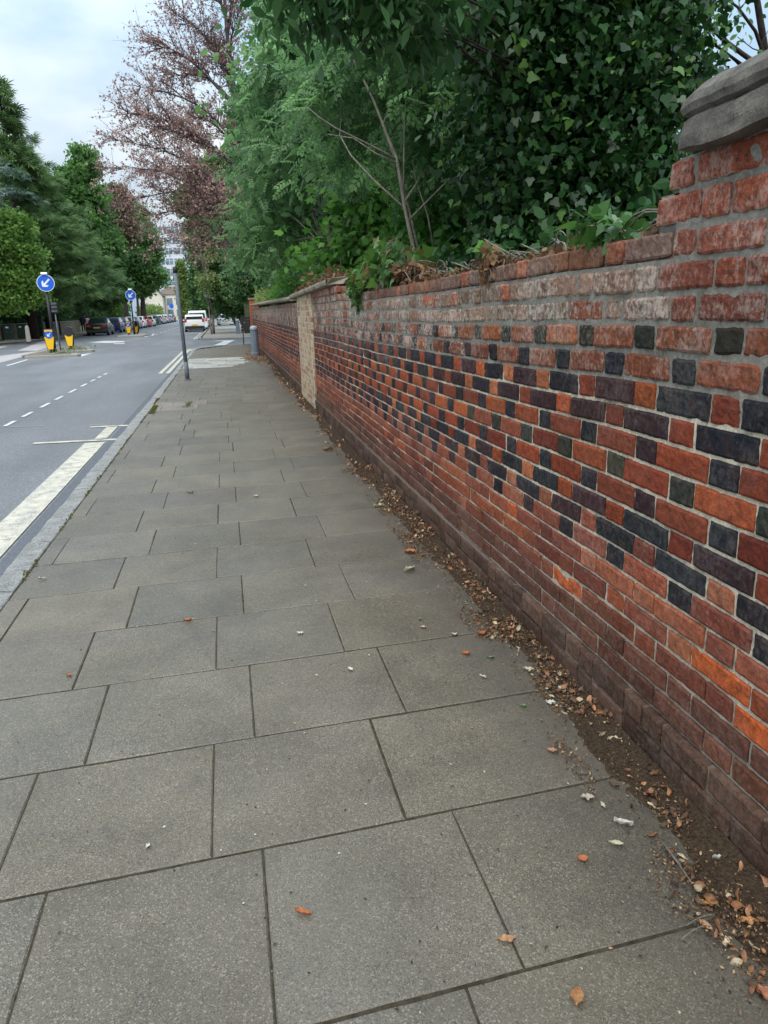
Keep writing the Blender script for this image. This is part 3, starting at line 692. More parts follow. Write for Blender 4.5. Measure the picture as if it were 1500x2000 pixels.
# pale rendered brick pier
root=empty('brick_pier',(XF-.05,11.55,0),'pale peeling cream brick pier set in the wall, under the end of the stone coping','pier')
g=NG('peeling_pier'); n=g.noise(9,6,.7);  
bt=g.n('ShaderNodeTexBrick'); bt.inputs['Scale'].default_value=1; bt.inputs['Brick Width'].default_value=.22; bt.inputs['Row Height'].default_value=.088; bt.inputs['Mortar Size'].default_value=.008
sx=g.n('ShaderNodeSeparateXYZ'); cb=g.n('ShaderNodeCombineXYZ'); g.l(g.pos,sx.inputs[0]); g.l(sx.outputs[1],cb.inputs[0]); g.l(sx.outputs[2],cb.inputs[1]); g.l(cb.outputs[0],bt.inputs['Vector'])
bt.inputs['Color1'].default_value=(.46,.34,.21,1); bt.inputs['Color2'].default_value=(.25,.12,.07,1); bt.inputs['Mortar'].default_value=(.42,.37,.28,1); c=g.mix(g.rng(n,.52,.58),bt.outputs['Color'],(.50,.43,.31)); c=g.mix(g.rng(g.noise(30,5,.7),.55,.75,0,.7),c,(.12,.07,.05)); g.bump(g.math('SUBTRACT',g.noise(40,5),bt.outputs['Fac']),.8,.01); g.done(c,.92,.2)
mb=MB(); n=24
vs=[];fs=[]
for i in range(n+1):
    y=11.52+2.26*i/n
    for j in range(13):
        z=-.05+1.80*j/12; d=mnoise.noise(Vector((y*2.5,z*3,1)))*.012
        if i in (0,n): d+=-.01
        vs.append((XF-.022-d,y,z))
for i in range(n):
    for j in range(12): a=i*13+j; fs.append((a,a+1,a+14,a+13))
mb.add(vs,fs); mb.box(XF-.015,XF+.26,11.522,13.778,-.1,1.74); mb.build('pier_face',g.m,root,True,True,fix=False)
# stone coping on the wall top, y 8.4..14.4 and the lower far coping
cf=[(1.265,0),(1.235,.010),(1.225,.04),(1.23,.068),(1.26,.080),(1.32,.09),(1.45,.10),(1.56,.07),(1.58,.0)]
zc=lambda y:1.795-(y-8.5)*.0135
o=coping('stone_coping',None,dens(cf,2),9.15,14.45,M['stone_pale'],.012,.06,zf=zc,seed=8,breakamp=.25)
# centre x handled in world space
tagp(o,'broken pale stone coping slab topping the wall above the cream pier','coping')
cf2=[(1.27,0),(1.235,.012),(1.225,.04),(1.24,.075),(1.34,.10),(1.5,.10),(1.60,.07),(1.61,0)]
o=coping('stone_coping',None,dens(cf2,2),14.75,36.3,M['stone_pale'],.014,.15,zf=lambda y:1.685+.004*(y-14.7),seed=18,breakamp=.1)
tagp(o,'long mossy stone coping along the low far wall beyond the pier','coping')
root=empty('brick_gate_pier',(XF,36.6,0),'slim orange brick gate pier closing the far end of the wall','pier')
mb=MB(); mb.box(XF-.09,XF+.34,36.55,37.0,-.05,2.05); mb.build('pier_shaft',M['brick'],root,False,True,bevel=.01)
for o in root.children:
    a=o.data.attributes.new('col','FLOAT_COLOR','POINT'); a.data.foreach_set('color',np.tile([.36,.12,.06,1],len(o.data.vertices)).astype(np.float32))
mb=MB(); mb.box(XF-.13,XF+.38,36.51,37.04,2.05,2.14); mb.build('cap',M['stone_pale'],root,False,True,bevel=.015)
# litter soil strip
def lit_edge(y): return 1.15-.07*mnoise.noise(Vector((y*1.7,0,0)))-.06*mnoise.noise(Vector((y*.5,3,0)))-.03*mnoise.noise(Vector((y*9,3,0)))-.022*mnoise.noise(Vector((y*27,5,0)))-.012*mnoise.noise(Vector((y*70,9,0)))-(.05 if y<1.5 else 0)
mb=MB(); vs=[];fs=[]; ys=list(np.arange(-.5,6,.02))+list(np.arange(6,30,.1)); n=12
for y in ys:
    e=lit_edge(y)
    for j in range(n+1):
        t=j/n; x=e+(1.285-e)*t; h=.003+.018*math.sin(min(1,t*1.3)*math.pi/2)**2
        z=h*t+.006*mnoise.noise(Vector((x*30,y*30,0)))+.004*mnoise.noise(Vector((x*80,y*80,0)))-(.006 if j==0 else 0)+.002
        if j==0: z=-.004
        vs.append((x,y,z))
for i in range(len(ys)-1):
    for j in range(n): a=i*(n+1)+j; fs.append((a,a+1,a+n+2,a+n+1))
mb.add(vs,fs); o=mb.build('soil',M['soil'],None,True,fix=False); tagp(o,'dark crumbly soil heaped at the foot of the brick wall','soil',kind='stuff')
def litter(name,N,size,x0f,x1f,y0,y1,pal,lab,tpl,dens_pow=1.0,zoff=.006,up=.8,seed=4):
    rg=np.random.default_rng(seed); y=y0+(y1-y0)*rg.uniform(0,1,N)**dens_pow; e=np.array([lit_edge(v) for v in y]); lo=e+x0f; hi=np.full(N,x1f)
    x=lo+(hi-lo)*rg.uniform(0,1,N)**.85; t=np.clip((x-e)/(1.285-e),0,1); z=.003+.018*t+rg.uniform(0,zoff,N)
    keep=rg.uniform(0,1,N)<.14+.86*(np.array([mnoise.noise(Vector((float(b)*2.2,float(a)*5,0))) for a,b in zip(x,y)])>.0)
    cen=np.c_[x,y,z][keep]; k=len(cen); o=leaves(name,cen,size,tpl,M['attr'],None,rg.uniform(0,1,k),up,sj=.6,rng=rg)
    pl=np.array(pal); ci=rg.integers(0,len(pl),k); col=pl[ci]*rg.uniform(.7,1.25,(k,1)); col=np.repeat(col,len(tpl[0]),0)
    a=o.data.attributes.new('col','FLOAT_COLOR','POINT'); a.data.foreach_set('color',np.c_[col,np.ones(len(col))].astype(np.float32).ravel())
    tagp(o,lab,'leaf litter',kind='stuff')
def tpl_curl():
    V=[];Fs=[];hw=[.05,.24,.30,.20,.02]
    for i in range(5):
        t=i/4
        for u in (-1,0,1): V.append((u*hw[i],t,.16*abs(u)+.35*(t-.5)**2+.06*math.sin(i*2.1+u)))
    for i in range(4):
        for j in range(2): a=i*3+j; Fs.append((a,a+1,a+4,a+3))
    return np.array(V),Fs
litter('leaf_crumbs',30000,.009,-.12,1.285,.9,7,[(.12,.07,.035),(.2,.12,.06),(.07,.045,.03),(.3,.2,.11),(.05,.035,.025)],'fine brown leaf crumbs strewn over the soil at the wall foot',tpl_leaf(.25))
litter('leaf_litter',2000,.023,-.06,1.28,.9,7,[(.24,.11,.05),(.34,.17,.09),(.44,.36,.24),(.16,.08,.04),(.20,.10,.05),(.10,.06,.04),(.10,.06,.04)],'dry brown and tan leaf litter drifted along the foot of the brick wall',tpl_curl(),1.15,.012,.6,5)
litter('leaf_drift',2300,.028,-.10,1.28,7,31,[(.25,.12,.06),(.34,.17,.09),(.40,.30,.18),(.16,.09,.05)],'far drift of rusty leaves along the base of the wall',tpl_oval(),1.0,.012,.6,6)
rg=np.random.default_rng(9)
cen=np.c_[1.1+rg.normal(0,.16,1500)-.1,27.2+rg.normal(0,1.6,1500),np.full(1500,.012)]; cen=cen[cen[:,0]<1.28]
o=leaves('fallen_leaves_patch',cen,.05,tpl_oval(),M['lf_dead'],None,np.full(len(cen),.6),1.5,rng=rg); tagp(o,'patch of rust-coloured leaves gathered round the foot of the grey bollard','leaf litter',kind='stuff')
# single leaves on the slabs, read from their places
tw=[]
def curl_leaf(px,py,L,col,label,shape='oval',wd=.3,rot=None,curl=.38,group='fallen leaves on the paving'):
    L*=.92; col=tuple(c*.82 for c in col)
    p=G(px,py,.004); nx,ny=12,5; vs=[];fs=[]; sd=px*.37
    for i in range(nx+1):
        t=i/nx; hw=wd*L*math.sin(math.pi*min(1,t*.93+.06))**.8
        hw*=1+.35*mnoise.noise(Vector((sd,t*7,3)))
        if shape=='lobed': hw*=(.6+.6*abs(math.sin(t*9+sd)))
        for j in range(ny):
            u=(j/(ny-1)-.5)*2; vs.append((u*hw,(t-.5)*L,curl*L*(.55*u*u+.5*(t-.5)**2)+mnoise.noise(Vector((sd,t*4,u*2)))*L*.22+.1*L*curl))
    for i in range(nx):
        for j in range(ny-1): a=i*ny+j; fs.append((a,a+1,a+ny+1,a+ny))
    mb=MB(); mb.col=col; mb.add(vs,fs); o=mb.build('fallen_leaf',M['attr'],None,True,False,True,fix=False)
    zmin=min(v[2] for v in vs); o.location=(p.x,p.y,.003-zmin); o.rotation_euler=(0,0,math.radians(rot if rot is not None else (px*7)%180)); tagp(o,label,'leaf',group)
OR=(.42,.15,.06); TAN=(.42,.24,.13); PALE=(.50,.47,.33); WH=(.58,.56,.48); YE=(.5,.27,.05); GR=(.16,.24,.10); BR=(.2,.10,.05)
for a in [
 (592,1785,.050,OR,'slender rust-orange leaf lying alone in the middle of the nearest slabs','oval',.16,60),
 (990,1840,.048,TAN,'tan curled leaf resting on the joint left of the near wall litter','lobed',.26,75),
 (1127,1950,.046,(.38,.19,.08),'brown crumpled leaf near the bottom edge of the paving','oval',.36,-30),
 (1382,1768,.045,YE,'curled golden-yellow leaf at the edge of the soil strip','oval',.22,70),
 (1377,1812,.040,TAN,'small tan leaf just below the golden-yellow leaf','oval',.24,20),
 (1493,1945,.048,(.36,.15,.08),'reddish-brown leaf at the bottom right corner','oval',.33,0),
 (1462,1805,.05,(.45,.22,.09),'orange-tan leaf on the soil beside the wall foot at lower right','oval',.3,60),
 (1217,1612,.060,WH,'white ragged feather-like leaf at the litter edge','lobed',.15,55),
 (1203,1650,.045,PALE,'pale cream twisted leaf below the white ragged leaf','oval',.18,60),
 (1138,1680,.033,OR,'small round orange leaf on the slab left of the litter','oval',.38,80),
 (1404,1680,.045,WH,'small bright white petal-like scrap on the soil against the wall','oval',.16,85),
 (1147,1560,.045,(.42,.37,.30),'pale crumpled leaf at the litter edge above the white ragged one','lobed',.34,70),
 (1177,1574,.03,PALE,'yellowish upright leaf curl beside the pale crumpled leaf','oval',.2,0),
 (1200,1450,.055,(.48,.40,.27),'large cream curled leaf lying on the soil by the wall','oval',.33,75),
 (1078,1468,.036,TAN,'peach-coloured small leaf on the slab beside the soil','oval',.3,60),
 (1097,1350,.05,PALE,'pale lobed leaf on the soil strip','lobed',.3,10),
 (1075,1374,.04,WH,'whitish star-shaped leaf at the litter edge','lobed',.36,50),
 (1022,1380,.03,GR,'tiny pale green leaf left of the litter','oval',.2,60),
 (943,1323,.034,WH,'narrow white leaf on the slab near the wall litter','oval',.17,45),
 (1032,1310,.05,PALE,'cream torn leaf pointing at the wall','oval',.2,60),
 (942,1240,.06,OR,'long rusty leaf lying at the litter edge','oval',.2,-75),
 (910,1278,.04,(.45,.14,.05),'bright orange ragged leaf scrap','lobed',.3,60),
 (958,1285,.04,GR,'green-and-cream torn leaf beside the orange scrap','lobed',.2,60),
 (887,1240,.035,PALE,'small pale leaf left of the long rusty leaf','oval',.3,70),
 (820,1210,.036,GR,'pale green upright leaf on the slab in mid pavement','oval',.2,-20),
 (827,1226,.034,(.45,.33,.26),'pinkish leaf just below the pale green leaf','oval',.28,60),
 (586,1238,.036,WH,'white round petal in the middle of the pavement','oval',.34,75),
 (684,1308,.032,WH,'white scrap of leaf on the slab left of the white narrow one','lobed',.3,30),
 (289,1652,.022,(.6,.58,.48),'tiny cream seed-like leaf on the lower left slab','oval',.3,-20),
 (367,1213,.045,OR,'orange flat leaf on a slab joint in mid pavement','oval',.22,85),
 (135,1320,.03,OR,'small orange leaf on the left slabs near the kerb','oval',.3,60),
 (83,1132,.05,WH,'white flat scrap near the kerb','oval',.16,80),
 (371,963,.06,GR,'fresh green leaf on the pavement in the middle distance','oval',.25,80),
 (800,1115,.09,PALE,'long cream leaf in the litter halfway along the wall','oval',.2,-60),
 (800,1080,.08,(.42,.16,.08),'rust-red leaf in the litter halfway along the wall','oval',.3,60),
 (740,990,.09,PALE,'long pale leaf at the litter edge farther along','oval',.15,85),
 (500,970,.05,WH,'white smudge-like scrap on the middle slabs','oval',.3,85),
 (640,880,.14,(.42,.22,.10),'broad orange leaf by the wall in the distance','oval',.2,85)]: curl_leaf(*a)
# twigs on the litter
for i,(a,b,r) in enumerate([((1300,1655),(1350,1722),.0016),((1290,1640),(1330,1690),.0012),((1330,1835),(1380,1808),.0015),((1395,1785),(1340,1808),.0014)]):
    A=G(*a,.028);B=G(*b,.028); mb=MB(); mb.tube(bend(A,B,.05,5,.06),r,5); o=mb.build('twig',M['bark_pale'],None,True,fix=False)
    tagp(o,['bare pale forked twig on the soil by the near wall','thin twig crossing above the pale forked twig','reddish twig lying on the nearest slab beside the tan leaf','short twig next to the golden-yellow leaf'][i],'twig','twigs in the litter')
# small dark debris specks on slabs
rg=np.random.default_rng(14); N=900; y=1.1+rg.uniform(0,1,N)**1.4*12; x=-1.2+2.3*rg.uniform(0,1,N)**.55
o=leaves('pavement_crumbs',np.c_[x,y,np.full(N,.004)],.008,tpl_leaf(.3),M['attr'],None,np.full(N,.5),2,sj=.7,rng=rg)
pal=np.array([(.04,.035,.03),(.4,.38,.33),(.05,.04,.03),(.3,.2,.12),(.03,.03,.03)])[rg.integers(0,5,N)]; col=np.repeat(pal,4,0)
a=o.data.attributes.new('col','FLOAT_COLOR','POINT'); a.data.foreach_set('color',np.c_[col,np.ones(len(col))].astype(np.float32).ravel())
tagp(o,'scattered tiny crumbs and grit over the paving slabs','debris',kind='stuff')
print('wall ok')
# ------------------------------------------------------------------ street furniture
def arrow_sheet(mb,R,y,sc=1.0):
    """white arrow pointing down-left on a disc facing -y"""
    d=Vector((-1,0,-1)).normalized(); n=Vector((1,0,-1)).normalized(); L=R*.62
    pts=[(-L*.95,R*.13),(-L*.95,-R*.13),(L*.15,-R*.13),(L*.15,-R*.13)]
    def q(a,b): p=d*a+n*b; return (p.x*sc,y,p.z*sc)
    out=[q(-L*1.0,.10*R),q(L*.30,.10*R),q(L*-.02,.42*R),q(L*.38,.42*R),q(L*.98,0),q(L*.38,-.42*R),q(-L*.02,-.42*R),q(L*.30,-.10*R),q(-L*1.0,-.10*R)]
    mb.add(out,[tuple(range(9))])
def disc(mb,R,y0,y1,n=36,cz=0,cx=0):
    vs=[(cx+R*math.cos(2*math.pi*k/n),y0,cz+R*math.sin(2*math.pi*k/n)) for k in range(n)]+[(cx+R*math.cos(2*math.pi*k/n),y1,cz+R*math.sin(2*math.pi*k/n)) for k in range(n)]
    mb.add(vs,[tuple(range(n)),tuple(range(2*n-1,n-1,-1))]+[(k,(k+1)%n,n+(k+1)%n,n+k) for k in range(n)])
def shift(mb,dx=0,dy=0,dz=0,rz=0):
    c,s=math.cos(rz),math.sin(rz); mb.v=[(x*c-y*s+dx,x*s+y*c+dy,z+dz) for x,y,z in mb.v]; return mb
def keep_left(loc,label,h,disc_z,R,rz=.15):
    root=empty('keep_left_sign',loc,label,'road sign','illuminated keep left signs',rz)
    mb=MB(); mb.tube([(0,0,0),(0,0,disc_z-.1)],.057,14); mb.tube([(0,0,0),(0,0,1.0)],.085,14); mb.build('pole',M['black'],root,True)
    mb=MB(); disc(mb,R,-.12,-.09,cz=disc_z,cx=.02); rim=mb.build('sign_rim',M['sign_white'],root)
    mb=MB(); disc(mb,R*.93,-.126,-.121,cz=disc_z,cx=.02); mb.build('sign_face',M['sign_blue'],rim)
    mb=MB(); arrow_sheet(mb,R,-.130); shift(mb,.02,0,disc_z); mb.build('arrow',M['sign_white'],rim)
    mb=MB(); disc(mb,R*1.0,-.088,-.05,cz=disc_z,cx=.02); mb.box(-.12,.12,-.09,.05,disc_z+R*.9,disc_z+R*1.02); mb.build('back_plate',M['black'],root)
    mb=MB(); mb.prism([(-.20,disc_z+R*.98),(-.19,disc_z+R*1.10),(-.10,disc_z+R*1.24),(.02,disc_z+R*1.22),(.06,disc_z+R*.98)],-.13,.13); mb.build('lamp_hood',M['sign_white'],root,bevel=.02)
    return root
p=G(105,688,0); keep_left((p.x,p.y+.25,0),'blue keep left sign on a tall black pole on the nearer traffic island',3.4,2.95,.36)
p2_=G(263,653,0); keep_left((p2_.x,p2_.y,0),'smaller-looking blue keep left sign on the farther traffic island, in front of parked cars',3.6,3.05,.40)
def yellow_bollard(loc,label,front=True,rz=0):
    root=empty('island_bollard',loc,label,'traffic bollard','yellow traffic island bollards',rz)
    prof=[(.13,.10),(.17,.35),(.21,.60),(.225,.78),(.20,.96),(.15,.99)]
    mb=MB(); vs=[];fs=[]; out=[(x,z) for x,z in prof]+[(-x,z) for x,z in reversed(prof)]
    mb.v=[];n=len(out); mb.add([(x,-.08,z) for x,z in out]+[(x*.96,.10,z) for x,z in out],[tuple(range(n)),tuple(range(2*n-1,n-1,-1))]+[(i,(i+1)%n,n+(i+1)%n,n+i) for i in range(n)])
    mb.build('shell',M['black'],root,bevel=.02)
    fp=[(.105,.12),(.15,.36),(.185,.60),(.185,.66),(-.185,.66),(-.185,.60),(-.15,.36),(-.105,.12)]
    mb=MB(); mb.add([(x,-.082,z) for x,z in fp]+[(x,-.094,z) for x,z in fp],[tuple(range(8)),tuple(range(15,7,-1))]+[(i,(i+1)%8,8+(i+1)%8,8+i) for i in range(8)]); mb.build('yellow_panel',M['bol_yellow'],root)
    if front:
        mb=MB(); mb.box(-.155,.155,-.094,-.082,.86,.955); mb.build('top_band',M['bol_yellow'],root)
        mb=MB(); disc(mb,.158,-.108,-.096,cz=.745); f=mb.build('sign_face',M['sign_blue'],root)
        mb=MB(); arrow_sheet(mb,.155,-.112); shift(mb,0,0,.745); mb.build('arrow',M['sign_white'],f)
    else:
        mb=MB(); disc(mb,.225,-.11,-.07,cz=.80); f=mb.build('dark_roundel',M['black'],root)
        mb=MB(); disc(mb,.24,-.065,-.03,cz=.80); f=mb.build('roundel_rim',M['galv'],root)
    mb=MB(); mb.tube([(0,0,-.01),(0,0,.12)],.06,12); mb.tube([(0,0,-.01),(0,0,.02)],.11,12); mb.build('foot',M['black'],root,True)
p=G(101.5,687.5,.02); yellow_bollard((p.x,p.y-.12,.02),'yellow bollard with a blue arrow roundel at the foot of the nearer keep left sign',True,.1)
p=G(139,680.5,.02); yellow_bollard((p.x,p.y,.02),'yellow bollard with a blank black roundel on the nearer traffic island',False,-.15)
p=G(252.3,653.3,.02); yellow_bollard((p.x,p.y,.02),'yellow bollard with a blue arrow at the front of the farther traffic island',True,.05)
p=G(268.5,652,.02); yellow_bollard((p.x,p.y,.02),'yellow bollard seen half side-on behind the farther island sign pole',False,-.7)
# islands
def island(name,outline,label):
    mb=MB(); mb.poly(outline,-.2,.0); mb.build(name,M['concrete'],None,False,bevel=.02,fix=True)
    o=bpy.data.objects[name]; tagp(o,kind='structure'); return o
x0,y0=-7.95,33.1
island('traffic_island',[(-8.05,33.15),(-6.05,33.2),(-5.95,33.5),(-6.25,34.3),(-7.25,34.5),(-7.3,36.9),(-6.1,37.1),(-6.0,37.4),(-6.4,38.4),(-7.0,41.2),(-8.4,41.3),(-8.6,40),(-8.45,34.2)],'')
island('traffic_island_far',[(-7.95,60.1),(-6.2,60.4),(-6.0,60.8),(-6.2,62),(-5.9,63.2),(-6.1,64),(-6.7,67.6),(-7.9,67.8),(-8.15,66),(-8.15,61)],'')
mb=MB(); mb.sheet([(-8.3,33.4),(-6.3,33.4),(-6.5,34.2),(-7.35,34.4),(-7.4,37.1),(-6.3,37.4),(-7.0,40.9),(-8.3,41)],.004); tagp(mb.build('island_surface',mat('island_dirt',(.17,.15,.12),.95,.1,noise=(4,.4,5))),kind='structure')
# weeds on the island
rg=np.random.default_rng(5); N=170; y=33.4+rg.uniform(0,1,N)*7; x=np.where(rg.uniform(0,1,N)<.6,-7.2+rg.normal(0,.35,N),-6.6+rg.normal(0,.25,N)); x=np.clip(x,-8.2,-6.2)
z=rg.uniform(0,.22,N)**1.3*.8
o=leaves('island_weeds',np.c_[x,y,z],.14,tpl_leaf(.12),M['lf_yel'],None,rg.uniform(0,.7,N),-.2,droop=-.9,rng=rg); tagp(o,'thin weeds and dry grass growing on the nearer traffic island','weeds',kind='stuff')
# small grey box sign on a thin post behind the first sign
p=G(107,686,0); root=empty('post_box_sign',(p.x+.2,p.y+.3,0),'small dark banded box on a thin grey post beside the nearer keep left pole','signal box')
mb=MB(); mb.tube([(0,0,0),(-.02,0,1.75)],.03,8); mb.build('post',M['galv'],root,True)
mb=MB(); mb.box(-.15,.11,-.08,.08,1.68,2.16); b=mb.build('box',M['black'],root,bevel=.02)
for z in (1.74,1.92,2.06): mb=MB(); mb.box(-.14,.10,-.09,-.082,z,z+.055); mb.build('band',M['galv'],b)
# concrete stub post
p=G(57,670.5,0); root=empty('stone_bollard',(p.x,p.y,0),'weathered square concrete post standing near the far kerb','bollard')
mb=MB(); mb.add([(-.13,-.11,0),(.13,-.11,0),(.13,.11,0),(-.13,.11,0),(-.10,-.09,.95),(.10,-.09,.95),(.10,.09,.95),(-.10,.09,.95),(-.05,-.05,1.06),(.05,-.05,1.06),(.05,.05,1.06),(-.05,.05,1.06)],
 [(0,3,2,1),(0,1,5,4),(1,2,6,5),(2,3,7,6),(3,0,4,7),(4,5,9,8),(5,6,10,9),(6,7,11,10),(7,4,8,11),(8,9,10,11)]); mb.build('post',M['concrete'],root,bevel=.015)
mb=MB(); mb.box(-.16,.16,-.14,.14,0,.10); mb.build('base',M['black'],root)
# green cabinets
def cabinet(loc,wd,dp,h,label,name='street_cabinet',notice=None):
    root=empty(name,loc,label,'cabinet','green roadside cabinets')
    mb=MB(); mb.box(-wd/2,wd/2,-dp/2,dp/2,.08,h); mb.build('body',M['dark_green'],root,bevel=.02)
    mb=MB(); mb.box(-wd/2-.03,wd/2+.03,-dp/2-.03,dp/2+.03,h+.002,h+.05); mb.build('lid',M['dark_green'],root,bevel=.015)
    mb=MB(); mb.box(-wd/2+.03,wd/2-.03,-dp/2+.03,dp/2-.03,0,.08); mb.build('plinth',M['concrete'],root)
    for sx in ((-.25,.25) if wd>.6 else (0,)):
        mb=MB(); w_=wd*(.21 if wd>.6 else .42); mb.box(sx*wd-w_,sx*wd+w_,-dp/2-.012,-dp/2-.002,.14,h-.06); d=mb.build('door',M['dark_green'],root)
        mb=MB(); mb.box(sx*wd+w_*.6,sx*wd+w_*.75,-dp/2-.03,-dp/2-.013,h*.5,h*.62); mb.build('handle',M['galv'],d)
    if notice:
        mb=MB(); mb.box(-wd*.2,wd*.12,-dp/2-.018,-dp/2-.013,h*.80,h*.90); mb.build('sticker',notice,root)
cabinet((-14.95,58.1,0),.62,.4,1.05,'short dark green cabinet with a white sticker, leftmost of the roadside cabinets',notice=M['sign_white'])
cabinet((-14.35,59.2,0),.55,.4,1.05,'short paler green cabinet just right of the leftmost one',notice=M['sign_white'])
cabinet((-14.62,65.0,0),1.0,.45,1.60,'tall dark green cabinet with an orange sticker against the low wall',notice=M['cone'])
# low wall across the road
root=empty('low_stone_wall',(-16.6,40,0),'low buff stone wall across the road below the hedge','wall')
mb=MB(); path=[(-19.5,30),(-17.4,45),(-15.5,57),(-14.75,66),(-14.65,84)]
for a,b in zip(path[:-1],path[1:]): mb.poly([(a[0],a[1]),(b[0],b[1]),(b[0]-.3,b[1]),(a[0]-.3,a[1])],-.1,1.06)
mb.build('masonry',stone_mat('buff_rubble',(.27,.24,.175),(.13,.12,.09),(.07,.06,.045)),root,world=True)
mb=MB()
for a,b in zip(path[:-1],path[1:]): mb.poly([(a[0]+.04,a[1]),(b[0]+.04,b[1]),(b[0]-.34,b[1]),(a[0]-.34,a[1])],1.06,1.12)
mb.build('coping',M['concrete'],root,world=True)
# leaning bare post near the kerb
root=empty('signpost',(-.94,18.18,0),'bare leaning grey steel post standing by the kerb with no sign on it','post')
mb=MB(); mb.tube([(0,0,-.02),(-.03,0,1.5),(-.05,0,2.42)],.044,16); mb.build('pole',M['galv'],root,True)
mb=MB(); mb.tube([(-.05,0,2.40),(-.052,0,2.53)],.050,16); mb.build('cap',M['black'],root,True)
mb=MB(); mb.tube([(0,0,0),(0,0,.018)],.085,16); mb.tube([(-.005,0,.0),(-.006,0,.42)],.050,16); mb.build('collar',M['galv'],root,True)
# bollards by the wall
def bollard(loc,label):
    root=empty('bollard',loc,label,'bollard','grey bollards at the side road')
    mb=MB(); mb.lathe([(.155,0),(.155,.12),(.14,.14),(.135,.88),(.115,.90)],10); mb.build('shaft',M['bollard'],root)
    mb=MB(); mb.lathe([(.12,.90),(.135,.93),(.13,.99),(.09,1.03),(.03,1.045)],20); mb.build('cap',mat('bollard_cap',(.30,.33,.36),.5,.3,noise=(15,.15)),root,True)
    mb=MB(); mb.lathe([(.117,.885),(.145,.895),(.145,.915),(.12,.93)],20); mb.build('neck_ring',M['bollard'],root,True)
bollard((1.0,27.0,0),'fluted blue-grey bollard standing by the wall on the near side of the side road')
bollard((.95,56.3,0),'slim grey bollard beside the tree trunk beyond the side road')
# dark two-legged board at the wall end
p=G(487,672.7,0); root=empty('street_nameboard',(1.05,p.y,0),'dark slatted board on two legs at the end of the wall','notice board')
mb=MB()
for k in range(5): mb.box(-.28,.25,-.02,.02,.62+k*.14,.73+k*.14)
mb.build('panel',M['black'],root)
for sx in (-.22,.16): mb=MB(); mb.box(sx,sx+.05,.021,.06,0,1.3); mb.build('leg',M['black'],root)
# lamp post with round sign back
root=empty('lamp_post',(-.8,58.4,0),'slim brown lamp post with the pale back of a round sign, beyond the side road','lamp post')
mb=MB(); mb.tube([(0,0,0),(0,0,1.4)],.10,12); mb.tube([(0,0,1.4),(-.14,0,3.6),(-.22,0,5.6)],[.06,.05,.04],10); mb.build('column',mat('rusty_brown_steel',(.17,.13,.11),.7,.3,noise=(8,.3)),root,True)
mb=MB(); disc(mb,.40,-.10,-.07,cz=2.95,cx=-.14); s_=mb.build('round_sign',mat('pale_sign_back',(.42,.46,.45),.5,.3,noise=(6,.1)),root)
mb=MB(); disc(mb,.22,-.10,-.07,cz=2.72,cx=.18); s_=mb.build('small_plate',M['sign_white'],root)
mb=MB(); mb.box(-.62,-.16,-.06,.06,5.58,5.68); mb.build('lantern',M['galv'],root,bevel=.02)
# blue signs far away
def small_sign(px,py,Y,R,label,square=False):
    p=P(px,py,Y); root=empty('blue_road_sign',(p.x,p.y,0),label,'road sign','small far blue signs')
    mb=MB(); mb.tube([(0,0,-.1),(0,0,p.z)],.05,8); mb.build('post',M['galv'],root,True)
    mb=MB(); 
    if square: mb.box(-R,R,-.09,-.055,p.z-R*.8,p.z+R*.8)
    else: disc(mb,R,-.09,-.055,cz=p.z)
    mb.build('sign_face',M['sign_blue'],root)
small_sign(335,598,150,.42,'round blue sign on a post by the parked cars in the far left distance')
small_sign(388.5,599,135,.45,'blue square sign showing above the white vans in the far distance',True)
# cones and green dome
def cone(px,py,label,sc):
    p=G(px,py,-.1); root=empty('traffic_cone',(p.x,p.y,-.1),label,'traffic cone','orange traffic cones')
    mb=MB(); mb.box(-.26*sc,.26*sc,-.26*sc,.26*sc,0,.05); mb.build('base',M['black'],root,bevel=.01)
    mb=MB(); mb.lathe([(.20*sc,.05),(.04*sc,.85*sc),(.03*sc,.86*sc)],16); mb.build('cone_body',M['cone'],root,True)
    mb=MB(); mb.lathe([(.150*sc,.34*sc),(.105*sc,.56*sc)],16); mb.build('reflective_band',M['sign_white'],root,True)
cone(303.3,635.4,'nearer orange and white traffic cone beside the dark green container',1.0); cone(312,634,'farther taller orange and white traffic cone, to the right of the other cone',1.15)
p=G(308,636,-.1); root=empty('green_container',(-11.0,126,-.1),'rounded dark green container parked at the kerb behind two cones','container')
mb=MB(); pr=[(-1.3,0),(1.3,0),(1.35,.8),(1.05,1.3),(.5,1.52),(-.5,1.52),(-1.05,1.3),(-1.35,.8)]; n=8
mb.add([(x*.8,-2.2,z) for x,z in pr]+[(x*.8,2.2,z) for x,z in pr],[tuple(range(8)),tuple(range(15,7,-1))]+[(i,(i+1)%8,8+(i+1)%8,8+i) for i in range(8)]); mb.build('shell',M['dark_green'],root,bevel=.08)
mb=MB(); mb.box(-.5,.5,-2.26,-2.21,.35,1.1); mb.build('hatch',M['black'],root)
